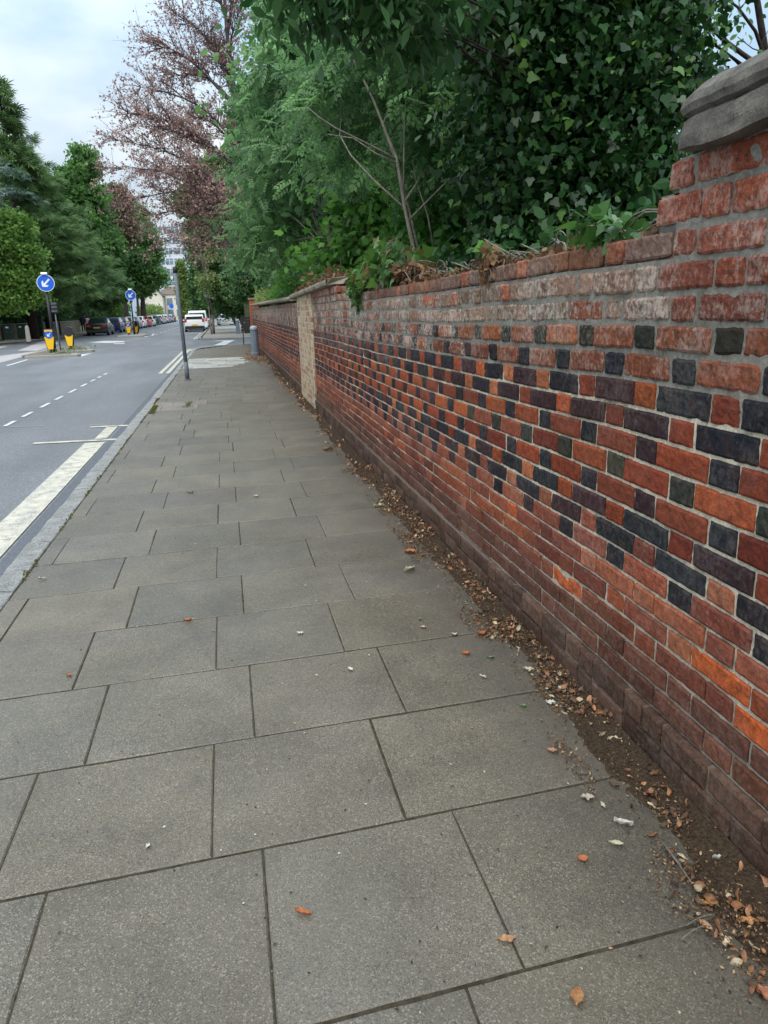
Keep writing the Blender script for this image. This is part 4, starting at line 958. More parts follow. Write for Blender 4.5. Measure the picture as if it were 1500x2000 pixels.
# ------------------------------------------------------------------ vehicles (rear faces -y)
def car(loc,label,paint,kind='hatch',rz=0,sc=1.0,group='cars parked along the far kerb',cat='car',ht=None):
    root=empty({'van':'parked_van'}.get(cat,'parked_car'),loc,label,cat,group,rz)
    pm=mat('car_paint',paint,.32,.4,.0,noise=(1.5,.04),coat=.25)
    L,W,H={'hatch':(4.1,1.76,1.46),'saloon':(4.6,1.80,1.42),'van':(4.3,1.80,1.84),'bigvan':(5.0,1.9,1.88)}[kind]
    if ht: H=ht
    def body(prof,wf,name,m,bev=.05):
        """prof: list of (y,z); wf(z) half width"""
        n=len(prof); vs=[(-wf(z),y,z) for y,z in prof]+[(wf(z),y,z) for y,z in prof]
        mb=MB(); mb.add(vs,[tuple(range(n)),tuple(range(2*n-1,n-1,-1))]+[(i,(i+1)%n,n+(i+1)%n,n+i) for i in range(n)]); return mb.build(name,m,root,True,bevel=bev,seg=3)
    w2=W/2
    def arch(cy,zb=.22,r=.36): return [(cy-r,zb),(cy-r*.85,zb+.24),(cy-r*.45,zb+.40),(cy,zb+.46),(cy+r*.45,zb+.40),(cy+r*.85,zb+.24),(cy+r,zb)]
    ra,fa=.78,L-.85
    if kind=='saloon': up=[(L-.02,.45),(L-.05,.62),(L-.4,.80),(L-1.25,.95),(1.1,1.0),(.15,1.0),(.02,.90),(0,.45)]; gh=[(L-1.45,.92),(L-2.15,H-.02),(L-2.6,H),(1.55,H-.02),(.72,.97)]
    elif kind=='hatch': up=[(L-.02,.42),(L-.08,.62),(L-.35,.78),(L-1.05,.95),(.15,1.0),(.03,.88),(0,.45)]; gh=[(L-1.1,.90),(L-1.9,H-.03),(L-2.3,H),(.55,H-.03),(.10,.97)]
    else: up=[(L-.02,.42),(L-.05,.75),(L-.25,.92),(L-.85,1.08),(.05,1.12),(.0,.9),(0,.45)]; gh=[(L-.85,1.02),(L-1.45,H-.06),(L-1.9,H),(.22,H-.02),(.07,H-.12),(.02,1.05)]
    low=[(0.05,.22)]+arch(ra)+arch(fa)+[(L-.08,.24)]
    body(low+up,lambda z:w2-(.05 if z<.4 else 0)-(.03*(z>.85)),'body',pm,.035)
    body(gh,lambda z:(w2-.06)-(z-.95)*(.28 if kind in('hatch','saloon') else .09),'cabin',pm,.05)
    # glass panels slightly proud
    wf=lambda z:(w2-.06)-(z-.95)*(.28 if kind in('hatch','saloon') else .09)
    def quad_on(a,b,ins,name,t0=.12,t1=.86):
        y0,z0=a[0]+(b[0]-a[0])*t0,a[1]+(b[1]-a[1])*t0; y1,z1=a[0]+(b[0]-a[0])*t1,a[1]+(b[1]-a[1])*t1
        ny,nz=(b[1]-a[1]),-(b[0]-a[0]); l=math.hypot(ny,nz); ny/=l;nz/=l
        mid=sum(q[0] for q in gh)/len(gh)
        if ny*(a[0]-mid)<0: ny=-ny;nz=-nz
        o1,o2=-.01,.012
        vs=[]
        for o in (o1,o2):
            for (y,z,sg) in ((y0,z0,-1),(y0,z0,1),(y1,z1,1),(y1,z1,-1)): vs.append((sg*(wf(z)-ins),y+ny*o,z+nz*o))
        mb=MB(); mb.add(vs,[(0,1,2,3),(7,6,5,4),(0,4,5,1),(1,5,6,2),(2,6,7,3),(3,7,4,0)]); return mb.build(name,M['glass'],root)
    quad_on(gh[-1],gh[-2],.10,'rear_window',.06 if kind in('hatch','saloon') else .15,.84); quad_on(gh[0],gh[1],.08,'windscreen')
    ys=[(gh[-1][0]+.30,gh[1][0]-.35)]; ya,yb=gh[-1][0]+.35,gh[0][0]-.42; ym=(ya+yb)/2; yt0,yt1=gh[-2][0]+.12,gh[1][0]-.05
    for sg in (-1,1):
        for (p0,p1,t0,t1) in ((ya,ym-.03,max(yt0,ya+.12),ym-.03),(ym+.03,yb,ym+.03,yt1)):
            if kind in('van','bigvan') and p0==ya: continue
            zb,zt=1.0,H-.10; vs=[]
            for o in (-.012,.010): 
                for (y,z) in ((p0,zb),(p1,zb),(t1,zt),(t0,zt)): vs.append((sg*(wf(z)+o),y,z))
            mb=MB(); mb.add(vs,[(0,1,2,3),(7,6,5,4),(0,4,5,1),(1,5,6,2),(2,6,7,3),(3,7,4,0)]); mb.build('side_window',M['glass'],root)
    for cy in (ra,fa):
        for sg in (-1,1):
            mb=MB(); x0=sg*(w2-.20); x1=sg*(w2-.0); n=18; R=.32
            for (r,xa,xb) in ((R,x0,x1),):
                vs=[(x,cy+r*math.cos(2*math.pi*k/n),.30+r*math.sin(2*math.pi*k/n)) for x in (xa,xb) for k in range(n)]
                mb.add(vs,[tuple(range(n)),tuple(range(2*n-1,n-1,-1))]+[(k,(k+1)%n,n+(k+1)%n,n+k) for k in range(n)])
            ty=mb.build('wheel',M['rubber'],root,bevel=.02)
            mb=MB(); vs=[(sg*(w2+.006+o),cy+.20*math.cos(2*math.pi*k/n),.30+.20*math.sin(2*math.pi*k/n)) for o in (-.03,.0) for k in range(n)]
            mb.add(vs,[tuple(range(n)),tuple(range(2*n-1,n-1,-1))]+[(k,(k+1)%n,n+(k+1)%n,n+k) for k in range(n)]); mb.build('rim',M['rim'],ty)
    zl=(.72,.92) if kind in('hatch','saloon') else (.85,1.15)
    for sg in (-1,1):
        mb=MB(); a,b=sorted((sg*(w2-.10 if kind=='saloon' else w2-.02),sg*(w2-(.42 if kind=='saloon' else .22)))); mb.box(a,b,-.025,.06,*zl); mb.build('tail_lamp',M['red_lamp'],root,bevel=.012)
        mb=MB(); a,b=sorted((sg*(w2+.0),sg*(w2+.17))); mb.box(a,b,gh[0][0]-.35,gh[0][0]-.23,.95,1.08); mb.build('wing_mirror',pm,root,bevel=.02)
    mb=MB(); mb.box(-w2+.04,w2-.04,-.07,.05,.26,.52); bp=mb.build('bumper',M['black'] if kind=='van' else pm,root,bevel=.04)
    pz=.55 if kind!='saloon' else .60
    mb=MB(); mb.box(-.26,.26,-.032,-.008,pz,pz+.115); mb.build('number_plate',M['plate'],root)
    return root
def carat(px,py,*a,**k):
    p=G(px,py,-.1); return car((p.x,p.y,-.1),*a,**k)
car((-10.5,67.6,-.1),'black saloon car with a yellow rear plate, nearest of the row across the road',(.012,.014,.016),'saloon',.02)
car((-10.62,76.8,-.1),'dark blue hatchback parked behind the black saloon',(.02,.04,.16),'hatch')
car((-10.7,82.6,-.1),'charcoal hatchback parked beyond the dark blue one',(.04,.042,.05),'hatch')
car((-10.7,88.5,-.1),'silver hatchback behind the farther island bollards',(.42,.44,.46),'hatch')
car((-10.7,94.2,-.1),'pale grey estate car between the silver and white ones',(.30,.32,.34),'hatch')
car((-10.7,100,-.1),'white car parked just before the red one',(.72,.73,.73),'hatch')
car((-10.7,106.5,-.1),'bright red car parked between two white cars',(.55,.02,.025),'hatch')
car((-10.55,111.7,-.1),'white hatchback parked just beyond the red car and before the cones',(.75,.76,.76),'hatch')
for i,(y,c,l) in enumerate([(134,(.45,.47,.50),'silver car first in line beyond the green container'),(140,(.38,.41,.44),'grey-silver car second in line beyond the green container'),(146.5,(.5,.52,.54),'light silver car third in line beyond the green container'),(153,(.2,.22,.25),'dark grey car in the distant parked row'),(160,(.5,.52,.55),'pale car in the distant parked row behind the dark grey one'),(168,(.08,.09,.1),'black car at the far end of the distant parked row')]):
    car((-11.0,y,-.1),l,c,'hatch' if i%2 else 'van',ht=1.55)
vg='vehicles parked beyond the side road'
car((-2.62,71.3,-.1),'small white boxy car with black bumper and yellow plate parked at the near kerb',(.78,.79,.79),'van',.03,group=vg,cat='car',ht=1.52)
car((-2.55,77.2,-.1),'taller white van parked in front of the small white boxy car',(.74,.76,.77),'bigvan',.0,group=vg,cat='van')
car((-2.5,86.5,-.1),'dark car parked ahead of the taller white van',(.03,.03,.035),'hatch',.0,group=vg)
car((-2.5,97,-.1),'pale van farther along past the dark car',(.62,.64,.65),'bigvan',.0,group=vg,cat='van')
p=P(428,622,92); car((.35,96,-.1),'white car parked under the trees past the lamp post',(.70,.73,.75),'hatch',.1,group=vg)
# ------------------------------------------------------------------ people
def person(loc,label,top,legs,h=1.72,rz=0,lean=0):
    root=empty('person',loc,label,'person',None,rz); s=h/1.72
    J={'pel':(0,0,.93),'wai':(0,0,1.08),'che':(0,0,1.30),'nec':(0,0,1.47),'hea':(0,0.01,1.58),'top':(0,.01,1.70),
       'hl':(-.10,0,.88),'kl':(-.11,-.05,.48),'al':(-.11,.06,.09),'fl':(-.12,-.12,.03),'hr':(.10,0,.88),'kr':(.11,.07,.49),'ar':(.11,.16,.12),'fr':(.12,.02,.03),
       'sl':(-.19,0,1.40),'el':(-.24,.03,1.13),'wl':(-.23,-.06,.90),'nl':(-.23,-.09,.82),'sr':(.19,0,1.40),'er':(.24,-.02,1.13),'wr':(.23,-.12,.92),'nr':(.23,-.15,.84)}
    R={'pel':.15,'wai':.13,'che':.155,'nec':.055,'hea':.095,'top':.075,'hl':.09,'kl':.06,'al':.04,'fl':.04,'hr':.09,'kr':.06,'ar':.04,'fr':.04,'sl':.065,'el':.045,'wl':.032,'nl':.035,'sr':.065,'er':.045,'wr':.032,'nr':.035}
    E=[('pel','wai'),('wai','che'),('che','nec'),('nec','hea'),('hea','top'),('pel','hl'),('hl','kl'),('kl','al'),('al','fl'),('pel','hr'),('hr','kr'),('kr','ar'),('ar','fr'),('che','sl'),('sl','el'),('el','wl'),('wl','nl'),('che','sr'),('sr','er'),('er','wr'),('wr','nr')]
    K=list(J); me=bpy.data.meshes.new('body'); me.from_pydata([tuple(c*s for c in J[k]) for k in K],[(K.index(a),K.index(b)) for a,b in E],[])
    o=bpy.data.objects.new('body',me); C.objects.link(o); o.parent=root; md=o.modifiers.new('s','SKIN'); 
    for i,k in enumerate(K): me.skin_vertices[0].data[i].radius=(R[k]*s,R[k]*s*.8); 
    me.skin_vertices[0].data[0].use_root=True; md.use_smooth_shade=True
    sb=o.modifiers.new('d','SUBSURF'); sb.levels=2; sb.render_levels=2
    me.materials.append(M['skin']); 
    mb=MB(); mb.lathe([(.10,1.50),(.12,1.56),(.115,1.66),(.07,1.725),(.01,1.735)],14); hr=mb.build('hair',M['cloth_dark'],root,True); hr.scale=(s,s,s); hr.location=(0,.025,0)
    mb=MB(); mb.lathe([(.20,.80),(.19,.95),(.17,1.08),(.20,1.30),(.21,1.40),(.13,1.47),(.07,1.49)],16)
    for v in (('sl','el','wl'),('sr','er','wr')): mb.tube([J[q] for q in v],[.075,.062,.05],10)
    mb.v=[(x*s,y*s*.8 if abs(x)<.2 else y*s,z*s) for x,y,z in mb.v]; mb.build('jacket',top,root,True)
    mb=MB(); mb.tube([(-.09,0,.9*s),(-.11,-.05,.48*s),(-.11,.06,.10)],[.115,.08,.065],10); mb.tube([(.09,0,.9*s),(.11,.07,.49*s),(.11,.15,.12)],[.115,.08,.065],10); mb.build('trousers',legs,root,True)
p=G(164,648,0); person((p.x,p.y,0),'person in dark clothes walking on the far pavement behind the black saloon',M['cloth_dark'],M['cloth_dark'],1.74,.1)
p=P(170.5,640,84.5); person((p.x+.1,84.5,0),'person in a pale pink top standing partly hidden behind the black saloon',M['cloth_pink'],M['cloth_dark'],1.55,2.8)
# ------------------------------------------------------------------ buildings
root=empty('tower_block',(-12.5,236,0),'tall pale tower block with rows of bluish windows rising over the far trees','building')
mb=MB(); mb.box(-5.2,9,0,14,-.3,27.5); mb.build('wall',M['tower'],root)
for k in range(8):
    z=4+k*2.9
    for j in range(6):
        mb=MB(); mb.box(-4.9+j*2.3,-3.0+j*2.3,-.12,-.01,z,z+1.6); f=mb.build('window',M['winglass'],root)
        mb=MB(); mb.box(-4.02+j*2.3,-3.92+j*2.3,-.17,-.125,z,z+1.6); mb.box(-4.9+j*2.3,-3.0+j*2.3,-.17,-.125,z+.95,z+1.03); mb.build('frame',M['sign_white'],f)
    
root=empty('white_house',(-15.3,190,0),'cream white house with a pitched roof end beyond the parked cars','building',None,0)
mb=MB(); mb.add([(-3.5,0,-.3),(1.4,0,-.3),(1.4,0,6.0),(-.6,0,8.0),(-3.5,0,4.2),(-3.5,10,-.3),(1.4,10,-.3),(1.4,10,6.0),(-.6,10,8.0),(-3.5,10,4.2)],[(0,1,2,3,4),(9,8,7,6,5),(0,5,6,1),(1,6,7,2),(4,9,5,0)]); mb.build('wall',M['render'],root)
mb=MB(); mb.add([(1.7,-.3,5.8),(-.6,-.3,8.15),(-3.8,-.3,4.1),(1.7,10.3,5.8),(-.6,10.3,8.15),(-3.8,10.3,4.1),(1.7,-.3,5.6),(-.6,-.3,8.0),(-3.8,-.3,3.9),(1.7,10.3,5.6),(-.6,10.3,8.0),(-3.8,10.3,3.9)],[(0,1,4,3),(1,2,5,4),(6,9,10,7),(7,10,11,8),(0,6,7,1),(1,7,8,2),(3,4,10,9),(4,5,11,10),(0,3,9,6),(2,8,11,5)]); mb.build('roof',M['roof'],root)
mb=MB(); mb.box(-2.3,-1.5,-.06,-.005,1.2,2.6); mb.build('window',M['winglass'],root)
root=empty('terraced_house',(-11.6,196,0),'pale house with a bay and dark windows right of the cream house','building')
mb=MB(); mb.box(-2.2,2.4,0,9,-.3,6.2); mb.build('wall',M['render'],root)
mb=MB(); mb.add([(-2.5,-.3,6.2),(2.7,-.3,6.2),(2.7,9.3,6.2),(-2.5,9.3,6.2),(-2.5,4.5,8.2),(2.7,4.5,8.2)],[(0,1,5,4),(2,3,4,5),(0,4,3),(1,2,5),(3,2,1,0)]); mb.build('roof',M['roof'],root)
for j in range(2):
    for k in range(2): mb=MB(); mb.box(-1.7+j*2.1,-.4+j*2.1,-.08,-.005,1.0+k*2.7,2.6+k*2.7); mb.build('window',M['winglass'],root)
print('objects ok')
# ------------------------------------------------------------------ vegetation
def B(px,py,Y,rx,ry,rz,w=None): p=P(px,py,Y); return ((p.x,p.y,p.z),(rx,ry,rz),w or rx*rz)
def Bw(x,y,z,rx,ry,rz,w=None): return ((x,y,z),(rx,ry,rz),w or rx*rz)
# --- ash with the pale forked stem
tp=[Vector(v) for v in [(2.16,8.0,.2),(2.12,8.0,1.3),(2.05,8.0,1.92),(1.92,8.0,2.53),(1.85,8.0,2.97),(1.63,8.05,3.52),(1.42,8.1,3.95),(1.2,8.2,4.6),(.9,8.3,5.6)]]
bl=[B(690,90,9.5,.7,1.2,.8),B(820,60,8.5,1.0,1.2,.9),B(670,200,10.5,.6,1.2,.6),B(740,210,10,.9,1.2,.7),B(860,200,9,1.0,1.2,.8),B(830,-60,8,1.1,1.3,.6),B(900,310,9.5,.8,1,.5),B(690,300,10.5,.6,1,.5),B(980,120,8,1.1,1.2,1.1),B(720,320,11.5,.6,1,.3)]
r=make_tree('ash_tree','ash tree with a pale thin forked stem rising just behind the wall',(2.16,8,.2),(.9,8.3,5.6),.026,bl,300,12,.15,.30,tpl_pinnate(5,.06,.24),M['lf_ash'],M['bark_pale'],'young ash trees behind the wall',limbs=7,twigs=60,up=.9,droop=.25,trunkpts=tp,seed=2)
mb=MB(); mb.tube([P(775,312,8),P(740,292,8),P(700,272,7.95),P(655,250,7.9),P(622,228,7.9),P(596,205,7.9)],[.011,.010,.009,.008,.006,.004],6)
mb.tube([P(773,318,8),P(735,300,8.1),P(690,270,8.2),P(640,262,8.2)],[.008,.007,.006,.004],5); mb.tube([P(850,500,8.3),P(835,420,8.3),P(812,350,8.4),P(800,270,8.5)],[.009,.008,.007,.005],6)
mb.tube([P(826,530,8.1),P(806,440,8.1),P(782,340,8.05),P(745,240,8.1)],[.013,.011,.009,.006],6)
mb.build('branch',M['bark_pale'],r,True,True,fix=False)
# --- second ash, farther, overhanging the pavement
tp=[Vector(v) for v in [(2.34,14,.2),(2.32,14,1.6),(2.30,14,2.53),(2.25,14,2.96),(2.2,14,3.4),(1.9,14.2,4.6),(1.6,14.4,6.2),(1.4,14.6,8.4)]]
bl=[B(560,215,16.5,.8,1.3,.7),B(520,270,18,.45,1.0,.4),B(620,140,15.5,1.0,1.4,.9),B(650,20,15,1.1,1.4,1.1),B(575,50,17,.5,1.2,.6),B(560,370,16.5,.9,1.4,.5),B(625,290,14,.9,1.3,.7),B(495,330,19,.4,1.0,.25),B(510,425,18.5,.5,1.0,.3),B(530,430,17,.7,1.2,.4),B(640,350,15.5,.8,1,.35),B(500,190,20,.3,.8,.25),B(660,200,15,1.4,1.4,1.1),B(720,60,14,1.6,1.5,1.3),B(520,485,17,.7,1,.3)]
make_tree('ash_tree','feathery ash tree farther along, its boughs hanging over the pavement',(2.34,14,.2),(1.4,14.6,8.4),.075,bl,560,13,.22,.36,tpl_pinnate(5,.065,.26),M['lf_ash'],M['bark_pale'],'young ash trees behind the wall',limbs=13,twigs=90,up=.8,droop=.35,seed=3)
# --- dark boughs hanging in from above
tp=[Vector(v) for v in [(3.3,6.7,.2),(3.25,6.6,2.5),(3.1,6.4,4.6),(2.6,5.9,5.9),(1.9,5.4,6.1),(1.1,5.2,5.7)]]
bl=[B(640,-60,5.4,.55,.5,.32),B(760,-40,5.3,.6,.5,.42),B(880,-70,5.2,.45,.5,.3),B(700,20,5.6,.35,.3,.25),B(600,-10,5.6,.22,.3,.2),B(790,40,5.7,.3,.3,.2)]
make_tree('sycamore_tree','dark leafy boughs hanging into the top of view above the ash',(3.3,6.7,.2),(.9,5,5.5),.05,bl,150,12,.13,.13,tpl_leaf(.2),M['lf_ashd'],M['bark_dark'],None,limbs=8,twigs=30,up=.3,droop=.9,trunkpts=tp,seed=4)
# --- ivy clad tree
tp=[Vector(v) for v in [(3.15,6.1,.1),(3.12,6.1,1.5),(3.05,6.15,3),(3.1,6.1,4.5),(3.0,6.1,6.5)]]
bl=[Bw(3.0,6.1,1.9,.85,.9,.8,2.2),Bw(3.05,6.1,2.8,.90,.9,.9,2.6),Bw(2.95,6.1,3.7,.85,.9,.9,2.4),Bw(3.0,6.1,4.6,.85,.9,.9,1.8),Bw(2.35,6.2,2.9,.5,.6,.9,1.0),Bw(3.5,6.2,3.0,.32,.6,.9,.7),Bw(3.4,6.3,4.0,.4,.6,.8,.7),Bw(2.35,6.2,4.2,.6,.6,.8,1.0),Bw(2.4,6.0,1.75,.5,.5,.4,.8),Bw(3.75,6.4,2.0,.6,.6,.6,.9)]
make_tree('ivy_clad_tree','dense dark tree trunk smothered in glossy ivy behind the wall',(3.15,6.1,.1),(3,6.1,6.5),.28,bl,3000,14,.13,.060,tpl_ivy(),M['lf_ivy'],M['bark_dark'],None,limbs=10,twigs=40,up=.1,droop=.8,outw=.75,trunkpts=tp,seed=5,shell=.35,sj=.55)
# --- airy tree at the right edge
tp=[Vector(v) for v in [(9.0,11.5,.1),(8.9,11.4,2.5),(8.4,11,4.5),(7.4,10.5,6.2),(6.4,10,7.6)]]
bl=[B(1325,120,10,.5,.7,.7),B(1310,0,10,.5,.7,.6),B(1300,230,10.5,.5,.8,.7),B(1410,215,10.5,.45,.6,.22),B(1340,-30,10,.35,.5,.4),B(1250,60,9,.6,.8,.9),B(1375,60,10,.2,.3,.25)]
r=make_tree('robinia_tree','light airy tree with bare dark branches showing against the sky at the right edge',(9.0,11.5,.1),(5.6,9.8,7),.10,bl,260,10,.22,.085,tpl_oval(),M['lf_green'],M['bark_dark'],None,limbs=8,twigs=30,up=.6,trunkpts=tp,seed=6)
mb=MB(); mb.tube([P(1375,40,9.6),P(1410,75,9.6),P(1450,105,9.6),P(1500,140,9.6),P(1560,190,9.7)],[.02,.026,.03,.034,.04],7); mb.tube([P(1375,50,9.7),P(1400,90,9.7),P(1455,130,9.7),P(1520,190,9.7)],[.010,.014,.018,.022],6)
mb.tube([P(1395,75,9.6),P(1385,110,9.6),P(1400,145,9.6),P(1420,160,9.6)],[.012,.01,.008,.006],5); mb.tube([P(1500,105,9.4),P(1470,95,9.4),P(1440,72,9.4)],[.010,.007,.004],5); mb.tube([P(1480,105,9.4),P(1490,80,9.4),P(1500,60,9.4)],[.008,.006,.004],5)
mb.build('branch',M['bark_dark'],r,True,True,fix=False)
# --- background green behind all these (woodland trees in the garden)
def wood(name,label,x,y,h,rx,rz,n,seed,m,size=.16,per=14,spr=.35,tp_=None,up=.5,zlow=1.2,group='trees filling the garden behind the wall',bark='bark_dark'):
    rr=random.Random(seed); bl=[]; k=9
    for i in range(k):
        a=i*2.4+seed; t=i/(k-1); z=zlow+(h-zlow)*(.12+.85*t); q=rx*math.sin(math.pi*(.22+.68*t)); bl.append(Bw(x+math.cos(a)*q*.5,y+math.sin(a)*q*.5,z,q*.62,q*.62,(h-zlow)/k*1.5))
    return make_tree(name,label,(x,y,.0),(x+rr.uniform(-.3,.3),y,h*.9),.02*h+.03,bl,n,per,spr,size,tp_ or tpl_oval(),m,M[bark],group,limbs=9,twigs=30,up=up,seed=seed,shell=.3)
wood('maple_tree','maple with bright lobed leaves low behind the ash stems',2.9,13.2,3.9,1.35,2,480,21,M['lf_maple'],.125,10,.28,tpl_maple(),.9,1.0)
wood('maple_tree','second maple with bright lobed leaves, between the ash and the ivy tree',3.2,9.9,3.3,1.1,2,360,22,M['lf_maple'],.11,10,.25,tpl_maple(),.9,1.0)
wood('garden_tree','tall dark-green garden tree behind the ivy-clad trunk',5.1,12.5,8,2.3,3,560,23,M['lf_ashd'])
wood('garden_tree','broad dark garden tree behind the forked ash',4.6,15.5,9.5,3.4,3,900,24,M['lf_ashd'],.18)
wood('garden_tree','garden tree with mid-green leaves between the two ashes',4.2,20.5,11,3.4,3,900,25,M['lf_green'],.2)
wood('garden_tree','tall garden tree at the far end of the wall behind the copper beech twigs',5.2,27,12,3.6,3,800,26,M['lf_dkgreen'],.22)
wood('garden_tree','low dark tree hanging over the far end of the brick wall',3.2,32,6.5,2.4,3,600,27,M['lf_dkgreen'],.2)
wood('garden_tree','deep green tree right behind the pier coping, filling the gap left of it',7.4,16,5.4,2.0,3,300,28,M['lf_green'],.2)
wood('garden_tree','dark tree above the ivy-clad trunk at the top of the view',3.9,8.3,7.6,1.6,3,620,29,M['lf_ashd'],.09,16,.3,None,.5,3.0)
# undergrowth behind the wall: mass of leaves
rg=np.random.default_rng(31)
def under(name,label,N,x0,x1,y0,y1,z0,zt,size,m,tpl,seed,clump=.9,up=.6,cat='undergrowth'):
    rg=np.random.default_rng(seed); y=rg.uniform(y0,y1,N); x=x0+(x1-x0)*rg.uniform(0,1,N)
    top=np.array([zt+.35*mnoise.noise(Vector((float(a)*1.1,float(b)*1.1,seed)))+.2*mnoise.noise(Vector((float(a)*3,float(b)*3,seed))) for a,b in zip(x,y)])
    z=z0+(top-z0)*rg.uniform(0,1,N)**.6; v=np.array([.5+.6*mnoise.noise(Vector((float(a)*1.5,float(b)*1.5,float(c)*2))) for a,b,c in zip(x,y,z)])
    o=leaves(name,np.c_[x,y,z],size,tpl,m,None,v,up,rng=rg); tagp(o,label,cat,kind='stuff'); return o
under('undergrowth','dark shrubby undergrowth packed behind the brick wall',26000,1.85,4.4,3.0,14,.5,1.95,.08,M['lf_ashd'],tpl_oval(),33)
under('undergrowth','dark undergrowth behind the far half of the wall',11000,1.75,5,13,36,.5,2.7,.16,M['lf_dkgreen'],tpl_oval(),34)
# --- plants on the wall top
def clump(name,label,c,r,N,size,tpl,m,seed,up=.6,droop=.2,stems=0,group='ivy and bramble growing on the wall top',cat='ivy'):
    rg=np.random.default_rng(seed); root=empty(name,c,label,cat,group)
    d=rg.normal(0,1,(N,3)); d/=np.linalg.norm(d,axis=1)[:,None]; rad=rg.uniform(.3,1,N)**.6
    pts=np.array(c)+d*rad[:,None]*np.array(r); k=min(9,N//12+2); cc=rg.uniform(-.8,.8,(k,3))*np.array(r)+np.array(c); which=rg.integers(0,k,N); pts=.55*pts+.45*(cc[which]+rg.normal(0,.25,(N,3))*np.array(r))
    leaves('foliage',pts,size,tpl,m,root,.3+.5*rg.uniform(0,1,k)[which],up,d,.5,droop=droop,rng=rg)
    mb=MB(); rr=random.Random(seed); b=Vector(c)-Vector((0,0,r[2]*.8))
    for i in range(stems or 6):
        q=Vector(pts[rr.randrange(N)]); mb.tube(bend(b+Vector((rr.uniform(-.5,.5)*r[0],rr.uniform(-.6,.6)*r[1],0)),q,.1,5,.15,rr),[.005,.0045,.004,.003,.0025,.002],5)
    mb.build('stem',M['bark_pale'],root,True,True,fix=False); return root
clump('ivy_bush','big tuft of ivy and dead leaves sprawling over the wall top mid-way along',(1.50,6.9,1.86),(.26,1.15,.24),1100,.085,tpl_ivy(),M['lf_ivyb'],41,.4,.3,22)
clump('ivy_bush','leafy ivy tail hanging down the wall face under the mid-way tuft',(1.33,7.55,1.70),(.10,.42,.20),380,.075,tpl_ivy(),M['lf_ivyb'],42,.1,.8,10)
clump('dead_ivy','brown withered ivy heap on the wall top beside the leafy tuft',(1.48,6.0,1.77),(.16,.50,.08),420,.05,tpl_ivy(),M['lf_dead'],43,.4,.1,26,cat='dead ivy')
clump('dead_ivy','small withered brown clump dangling over the wall edge',(1.34,3.72,1.70),(.06,.11,.10),150,.05,tpl_oval(),M['lf_dead'],44,.1,.8,14,cat='dead ivy')
clump('ivy_sprig','tiny yellow-green sprig poking up beside the withered clump',(1.42,3.98,1.80),(.05,.12,.06),22,.09,tpl_ivy(),M['lf_maple'],45,.7,.2,4)
clump('ivy_sprig','large-leaved green ivy sprig on the wall top near the stepped pier',(1.38,2.62,1.755),(.11,.25,.065),110,.062,tpl_ivy(),M['lf_ivym'],46,.5,.6,12)
clump('ivy_bush','dark green ivy mound at the near end of the mid-way tuft, over the wall edge',(1.42,6.25,1.80),(.16,.45,.16),320,.07,tpl_ivy(),M['lf_ivym'],52,.4,.6,10)
clump('ivy_sprig','small ivy leaves tucked in the corner against the stepped pier brick',(1.45,2.25,1.80),(.05,.06,.07),16,.06,tpl_ivy(),M['lf_ivym'],47,.3,.2,4)
clump('ivy_bush','bright climbing greenery on the coping beyond the cream pier',(1.62,12.5,1.98),(.30,3.0,.22),1300,.085,tpl_ivy(),M['lf_ivyb'],48,.5,.1,14)
clump('bramble','bright pointed-leaf bramble spilling over the low far wall',(1.55,19.5,1.98),(.35,4.0,.30),1300,.13,tpl_leaf(.22),M['lf_maple'],49,.5,.1,14)
clump('bramble','pale bramble sprays over the far end of the wall',(1.55,29.5,2.0),(.35,5.0,.30),1000,.16,tpl_leaf(.22),M['lf_yel'],50,.5,.1,10)
clump('ivy_bush','dark glossy shrub leaves peeping over the wall between the sprig and the withered clump',(1.95,4.0,1.72),(.22,.75,.17),800,.055,tpl_ivy(),M['lf_ivy'],51,.5,.2,14)
rr=random.Random(60)
mb=MB()
for i in range(90):
    y=2.4+rr.uniform(0,1)**1.3*6; x=1.40+rr.uniform(-.06,.18); z=zwarp(1.71,y)+.012; a=rr.uniform(-.6,.6)+(math.pi if rr.random()<.5 else 0); L=rr.uniform(.12,.42)
    p0=Vector((x,y,z)); p1=Vector((x+math.sin(a)*L*.35,y+math.cos(a)*L,z+rr.uniform(.0,.07)+.03*(L>.3))); mb.tube(bend(p0,p1,.12,5,.10,rr),[.004,.0038,.0033,.003,.0025,.0015],5)
o=mb.build('wall_top_twigs',M['bark_pale'],None,True,fix=False); tagp(o,'tangle of dry ivy stems and roots along the top of the wall','twigs',kind='stuff')
N=1400; rg=np.random.default_rng(61); y=2.3+rg.uniform(0,1,N)**1.1*6.6; x=1.36+rg.uniform(0,.2,N); z=np.array([zwarp(1.71,float(v)) for v in y])+rg.uniform(-.004,.03,N)
o=leaves('wall_top_debris',np.c_[x,y,z],.035,tpl_oval(),M['lf_dead'],None,rg.uniform(0,.8,N),.8,rng=rg); tagp(o,'dead leaves and debris lying along the top of the brick wall','leaf litter',kind='stuff')
N=900; y=9.2+rg.uniform(0,1,N)*5.2; x=1.30+rg.uniform(0,.28,N); z=np.array([zc(float(v)) for v in y])+.115+rg.uniform(0,.05,N)
o=leaves('coping_debris',np.c_[x,y,z],.045,tpl_oval(),M['lf_dead'],None,rg.uniform(0,.8,N),.8,rng=rg); tagp(o,'brown leaves gathered on the pale stone coping','leaf litter',kind='stuff')
